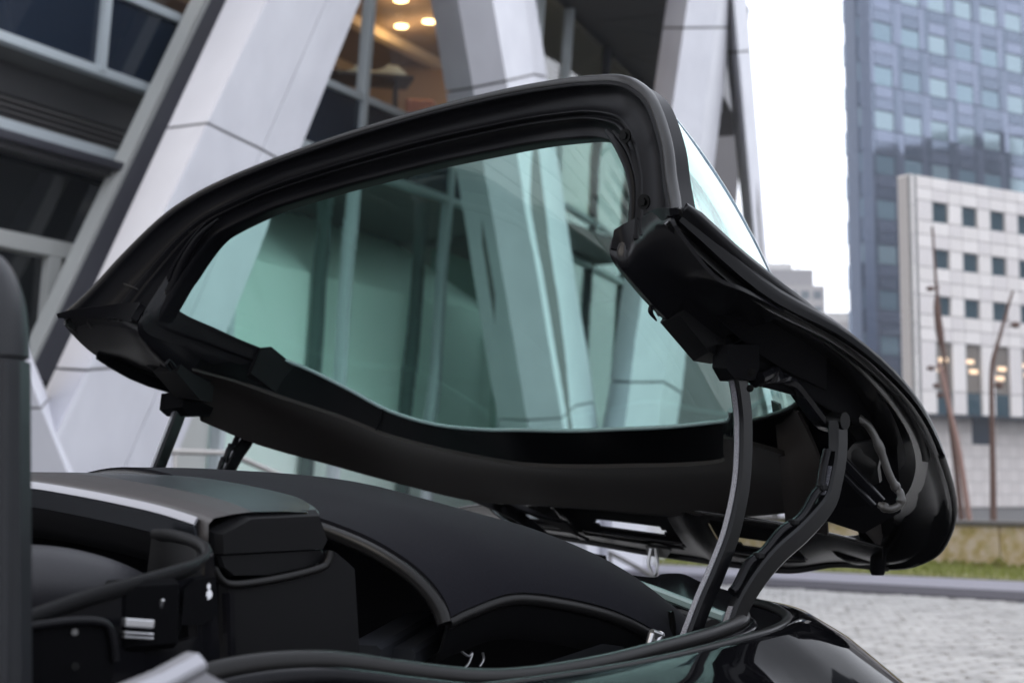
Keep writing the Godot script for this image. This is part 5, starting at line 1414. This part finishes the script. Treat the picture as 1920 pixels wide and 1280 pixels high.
func make_body(car: Node3D) -> void:
	# rim of the roof compartment and the body round it
	var R := V3([[0, 0.960, 0.39], [0.12, 0.960, 0.38], [0.24, 0.961, 0.345], [0.35, 0.962, 0.277], [0.45, 0.963, 0.195], [0.53, 0.963, 0.112], [0.59, 0.963, 0.03], [0.625, 0.961, -0.04], [0.64, 0.958, -0.10], [0.65, 0.948, -0.246], [0.66, 0.944, -0.42], [0.67, 0.945, -0.7], [0.68, 0.945, -1.0]])
	var L := V3([[0, 0.7, 1.02], [0.2, 0.7, 1.01], [0.4, 0.7, 0.98], [0.58, 0.7, 0.92], [0.70, 0.7, 0.82], [0.79, 0.7, 0.68], [0.84, 0.7, 0.5], [0.87, 0.7, 0.3], [0.88, 0.7, 0.1], [0.885, 0.7, -0.2], [0.88, 0.7, -0.42], [0.87, 0.7, -0.7], [0.86, 0.7, -1.0]])
	var r := curve(whole(R), 121)
	var l := curve(whole(L), 121)
	var rows := []
	for q in [[0.0, -0.03], [0.0, -0.004], [0.012, 0.0], [0.05, -0.002], [0.13, -0.016], [0.24, -0.042], [0.36, -0.078], [0.52, -0.12], [0.70, -0.165], [0.86, -0.22], [0.96, -0.30], [1.0, -0.42], [0.99, -0.56], [0.95, -0.70], [0.90, -0.76]]:
		var row := PackedVector3Array()
		for n in 121: row.append(Vector3(lerpf(r[n].x, l[n].x, q[0]), r[n].y + q[1] * lerpf(_swell(r[n]), 1.0, clampf((q[0] - 0.5) / 0.5, 0.0, 1.0)), lerpf(r[n].z, l[n].z, q[0])))
		rows.append(row)
	var s := Shape.new()
	s.sheet(rows, 0.004)
	var body := part(car, "body_panel", s, mats.black_paint, "glossy black rear wing and tail")
	# raised bead along the rim
	s = Shape.new()
	var bead := []
	for q in r: bead.append(q + Vector3(0, 0.001, 0))
	s.tube(bead, 0.0055, 10)
	part(body, "rim_bead", s, mats.rubber)
	# gutter inside the rim: a wall that drops and a dark floor
	s = Shape.new()
	var g0 := PackedVector3Array()
	var g1 := PackedVector3Array()
	var g2 := PackedVector3Array()
	for q in r:
		g0.append(q + Vector3(-signf(q.x) * 0.003, -0.004, -0.003)); g1.append(q + Vector3(-signf(q.x) * 0.02 * minf(1, absf(q.x) * 4), -0.05, -0.01)); g2.append(Vector3(q.x * 0.92, 0.70, q.z * 0.95 - 0.02))
	s.sheet([g0, g1, g2], 0.004)
	part(body, "compartment_wall", s, mats.gloss_black)
	s = Shape.new()
	s.box(Vector3(0, 0.70, -0.30), Vector3(1.3, 0.01, 1.42))
	part(body, "compartment_floor", s, mats.well_black)
	# weather strip inside the rim
	s = Shape.new()
	var strip := [Vector3(-0.640, 0.966, -0.748), Vector3(-0.640, 0.974, -0.718), Vector3(-0.640, 0.977, -0.674), Vector3(-0.640, 0.975, -0.625), Vector3(-0.640, 0.969, -0.584), Vector3(-0.640, 0.963, -0.552), Vector3(-0.635, 0.949, -0.464), Vector3(-0.630, 0.945, -0.390), Vector3(-0.620, 0.947, -0.290), Vector3(-0.610, 0.953, -0.198), Vector3(-0.600, 0.959, -0.114), Vector3(-0.585, 0.965, -0.051), Vector3(-0.565, 0.970, -0.012), Vector3(-0.540, 0.973, 0.012)]
	s.tube(Array(curve(strip, 90)), 0.0075, 12, 1.25)
	part(body, "weather_strip", s, mats.rubber)
	s = Shape.new()
	s.tube(Array(curve(strip.map(func(q): return q + Vector3(-0.012, -0.010, 0.0)), 90)), 0.006, 10, 1.3)
	part(body, "seal_base", s, mats.gloss_black)
	s = Shape.new()
	s.tube(Array(curve(flipped(strip), 90)), 0.0075, 12, 1.25)
	part(body, "weather_strip", s, mats.rubber)
	# rear tray with a wavy edge and a pale strip
	s = Shape.new()
	var w0 := curve([Vector3(-0.056, 0.996, 0.280), Vector3(-0.108, 0.990, 0.290), Vector3(-0.170, 0.985, 0.300), Vector3(-0.188, 0.990, 0.300), Vector3(-0.209, 0.992, 0.300), Vector3(-0.230, 0.991, 0.300), Vector3(-0.262, 0.981, 0.300), Vector3(-0.332, 0.967, 0.300)], 40)
	var w1 := curve([Vector3(-0.112, 0.958, 0.220), Vector3(-0.171, 0.961, 0.220), Vector3(-0.239, 0.961, 0.220), Vector3(-0.255, 0.958, 0.220), Vector3(-0.275, 0.956, 0.220), Vector3(-0.295, 0.954, 0.220), Vector3(-0.326, 0.948, 0.220), Vector3(-0.393, 0.939, 0.220)], 40)
	s.sheet([w0, _mixed(w0, w1, 0.5, 0.004), w1], 0.004)
	part(body, "rear_tray", s, mats.gloss_black)
	s = Shape.new()
	s.sweep([Vector3(-0.288, 0.995, 0.100), Vector3(-0.349, 0.982, 0.100), Vector3(-0.414, 0.966, 0.100), Vector3(-0.453, 0.957, 0.100)], soft_rect(0.012, 0.012, 0.003), Vector3.UP)
	part(body, "tray_strip", s, mats.teal_edge)
	s = Shape.new()
	s.sweep([Vector3(-0.392, 0.968, 0.030), Vector3(-0.455, 0.957, 0.030), Vector3(-0.493, 0.950, 0.030)], soft_rect(0.012, 0.012, 0.003), Vector3.UP)
	part(body, "tray_rail", s, mats.gloss_black)
	# small linkage, hoses and trays low in the compartment
	s = Shape.new()
	s.tube([Vector3(-0.500, 0.975, -0.053), Vector3(-0.500, 0.961, -0.050), Vector3(-0.500, 0.936, -0.050)], 0.0035, 8); part(body, "rod", s, mats.bolt_black)
	for q in [[Vector3(-0.540, 0.945, -0.136), Vector3(-0.540, 0.959, -0.131)], [Vector3(-0.540, 0.949, -0.123), Vector3(-0.540, 0.959, -0.116)], [Vector3(-0.540, 0.960, -0.131), Vector3(-0.540, 0.956, -0.115)]]:
		s = Shape.new(); s.tube(Array(q), 0.0038, 8); part(body, "link", s, mats.steel)
	s = Shape.new()
	s.prism([Vector3(-0.520, 0.932, -0.309), Vector3(-0.520, 0.951, -0.183), Vector3(-0.520, 0.946, -0.151), Vector3(-0.520, 0.923, -0.281)], [Vector3(-0.520, 0.926, -0.309), Vector3(-0.520, 0.943, -0.183), Vector3(-0.520, 0.939, -0.151), Vector3(-0.520, 0.916, -0.281)])
	part(body, "side_tray", s, mats.post_plastic)
	s = Shape.new()
	s.prism([Vector3(-0.540, 0.930, -0.265), Vector3(-0.540, 0.944, -0.192), Vector3(-0.540, 0.936, -0.192), Vector3(-0.540, 0.926, -0.250)], [Vector3(-0.530, 0.929, -0.254), Vector3(-0.530, 0.942, -0.181), Vector3(-0.530, 0.934, -0.181), Vector3(-0.530, 0.924, -0.240)])
	part(body, "side_tray", s, mats.post_plastic)
	for q in [[Vector3(-0.450, 0.947, -0.309), Vector3(-0.450, 0.942, -0.300), Vector3(-0.450, 0.945, -0.295), Vector3(-0.450, 0.936, -0.299), Vector3(-0.450, 0.931, -0.305)], [Vector3(-0.450, 0.944, -0.281), Vector3(-0.450, 0.937, -0.280), Vector3(-0.450, 0.931, -0.285)]]:
		s = Shape.new(); s.tube(Array(curve(q, 12)), 0.0013, 6); part(body, "clip_wire", s, mats.steel)
	for q in [[Vector3(-0.460, 0.953, -0.440), Vector3(-0.360, 0.969, -0.283)], [Vector3(-0.460, 0.947, -0.399), Vector3(-0.360, 0.964, -0.239)]]:
		s = Shape.new(); s.sweep(q, soft_rect(0.035, 0.02, 0.004), Vector3.UP); part(body, "bow", s, mats.post_plastic)
	# silver trim at the foot of the post
	s = Shape.new()
	s.sweep([Vector3(-0.800, 0.983, -0.898), Vector3(-0.800, 0.994, -0.858), Vector3(-0.800, 1.003, -0.835)], soft_rect(0.022, 0.013, 0.005), Vector3.UP)
	var trim := part(body, "silver_trim", s, mats.dull_silver)
	s = Shape.new()
	s.prism([Vector3(-0.805, 0.990, -0.871), Vector3(-0.805, 0.999, -0.834), Vector3(-0.800, 0.986, -0.808), Vector3(-0.800, 0.974, -0.808), Vector3(-0.805, 0.981, -0.871)], [Vector3(-0.790, 0.988, -0.862), Vector3(-0.790, 0.997, -0.824), Vector3(-0.785, 0.983, -0.798), Vector3(-0.785, 0.972, -0.798), Vector3(-0.790, 0.978, -0.862)])
	part(trim, "silver_plate", s, mats.dull_silver)
	# rear wheels
	for sd in [1.0, -1.0]:
		s = Shape.new()
		var rr := []
		for q in [[0.24, 0.70], [0.315, 0.70], [0.335, 0.73], [0.337, 0.80], [0.33, 0.86], [0.31, 0.875], [0.24, 0.87]]:
			var row := PackedVector3Array()
			for i in 36: row.append(Vector3(-q[1] * sd, 0.337 + q[0] * sin(TAU * i / 36), 0.28 + q[0] * cos(TAU * i / 36)))
			rr.append(row)
		s.grid(rr, {}, true)
		var wheel := part(body, "wheel", s, mats.rubber)
		s = Shape.new()
		s.tube([Vector3(-0.70 * sd, 0.337, 0.28), Vector3(-0.855 * sd, 0.337, 0.28)], 0.242, 30)
		part(wheel, "rim", s, mats.silver)

func _ready() -> void:
	rng.seed = 7
	# camera
	var cam := Camera3D.new()
	cam.name = "camera"
	var at := CameraAttributesPhysical.new()
	at.frustum_focal_length = 78.75
	at.frustum_focus_distance = 1.75
	at.exposure_aperture = 12.0
	at.frustum_near = 0.05; at.frustum_far = 3000.0
	cam.attributes = at
	cam.fov = 25.06
	cam.near = 0.05; cam.far = 3000.0
	cam.position = Vector3(0, 1.1, 0)
	cam.rotation = Vector3(atan(285.0 / 2880.0), 0, 0)
	add_child(cam)
	cam.current = true
	# overcast sky and a faint broad sun
	var env := Environment.new()
	env.background_mode = Environment.BG_SKY
	var sm := ProceduralSkyMaterial.new()
	sm.sky_top_color = Color(0.93, 0.95, 1.0)
	sm.sky_horizon_color = Color(0.97, 0.98, 1.0)
	sm.sky_curve = 0.2
	sm.ground_bottom_color = Color(0.5, 0.5, 0.5)
	sm.ground_horizon_color = Color(0.8, 0.8, 0.82)
	sm.sky_energy_multiplier = 1.0
	sm.sun_angle_max = 0.0
	var sky := Sky.new()
	sky.sky_material = sm
	env.sky = sky
	env.background_energy_multiplier = 2.5
	env.tonemap_mode = Environment.TONE_MAPPER_LINEAR
	env.tonemap_exposure = 1.0
	env.fog_enabled = true
	env.fog_density = 0.0006
	env.fog_light_color = Color(0.93, 0.95, 1.0)
	env.sdfgi_enabled = true; env.ssao_enabled = true; env.ssil_enabled = true
	var we := WorldEnvironment.new()
	we.name = "surroundings"
	we.environment = env
	add_child(we)
	var sun := DirectionalLight3D.new()
	sun.name = "sun"
	sun.light_energy = 0.4
	sun.light_angular_distance = 30.0
	sun.light_color = Color(1.0, 0.97, 0.93)
	sun.shadow_enabled = true
	sun.rotation = Vector3(deg_to_rad(-46), deg_to_rad(-58), 0)
	add_child(sun)
	make_materials()
	make_ground()
	make_office()
	make_far()
	make_car()
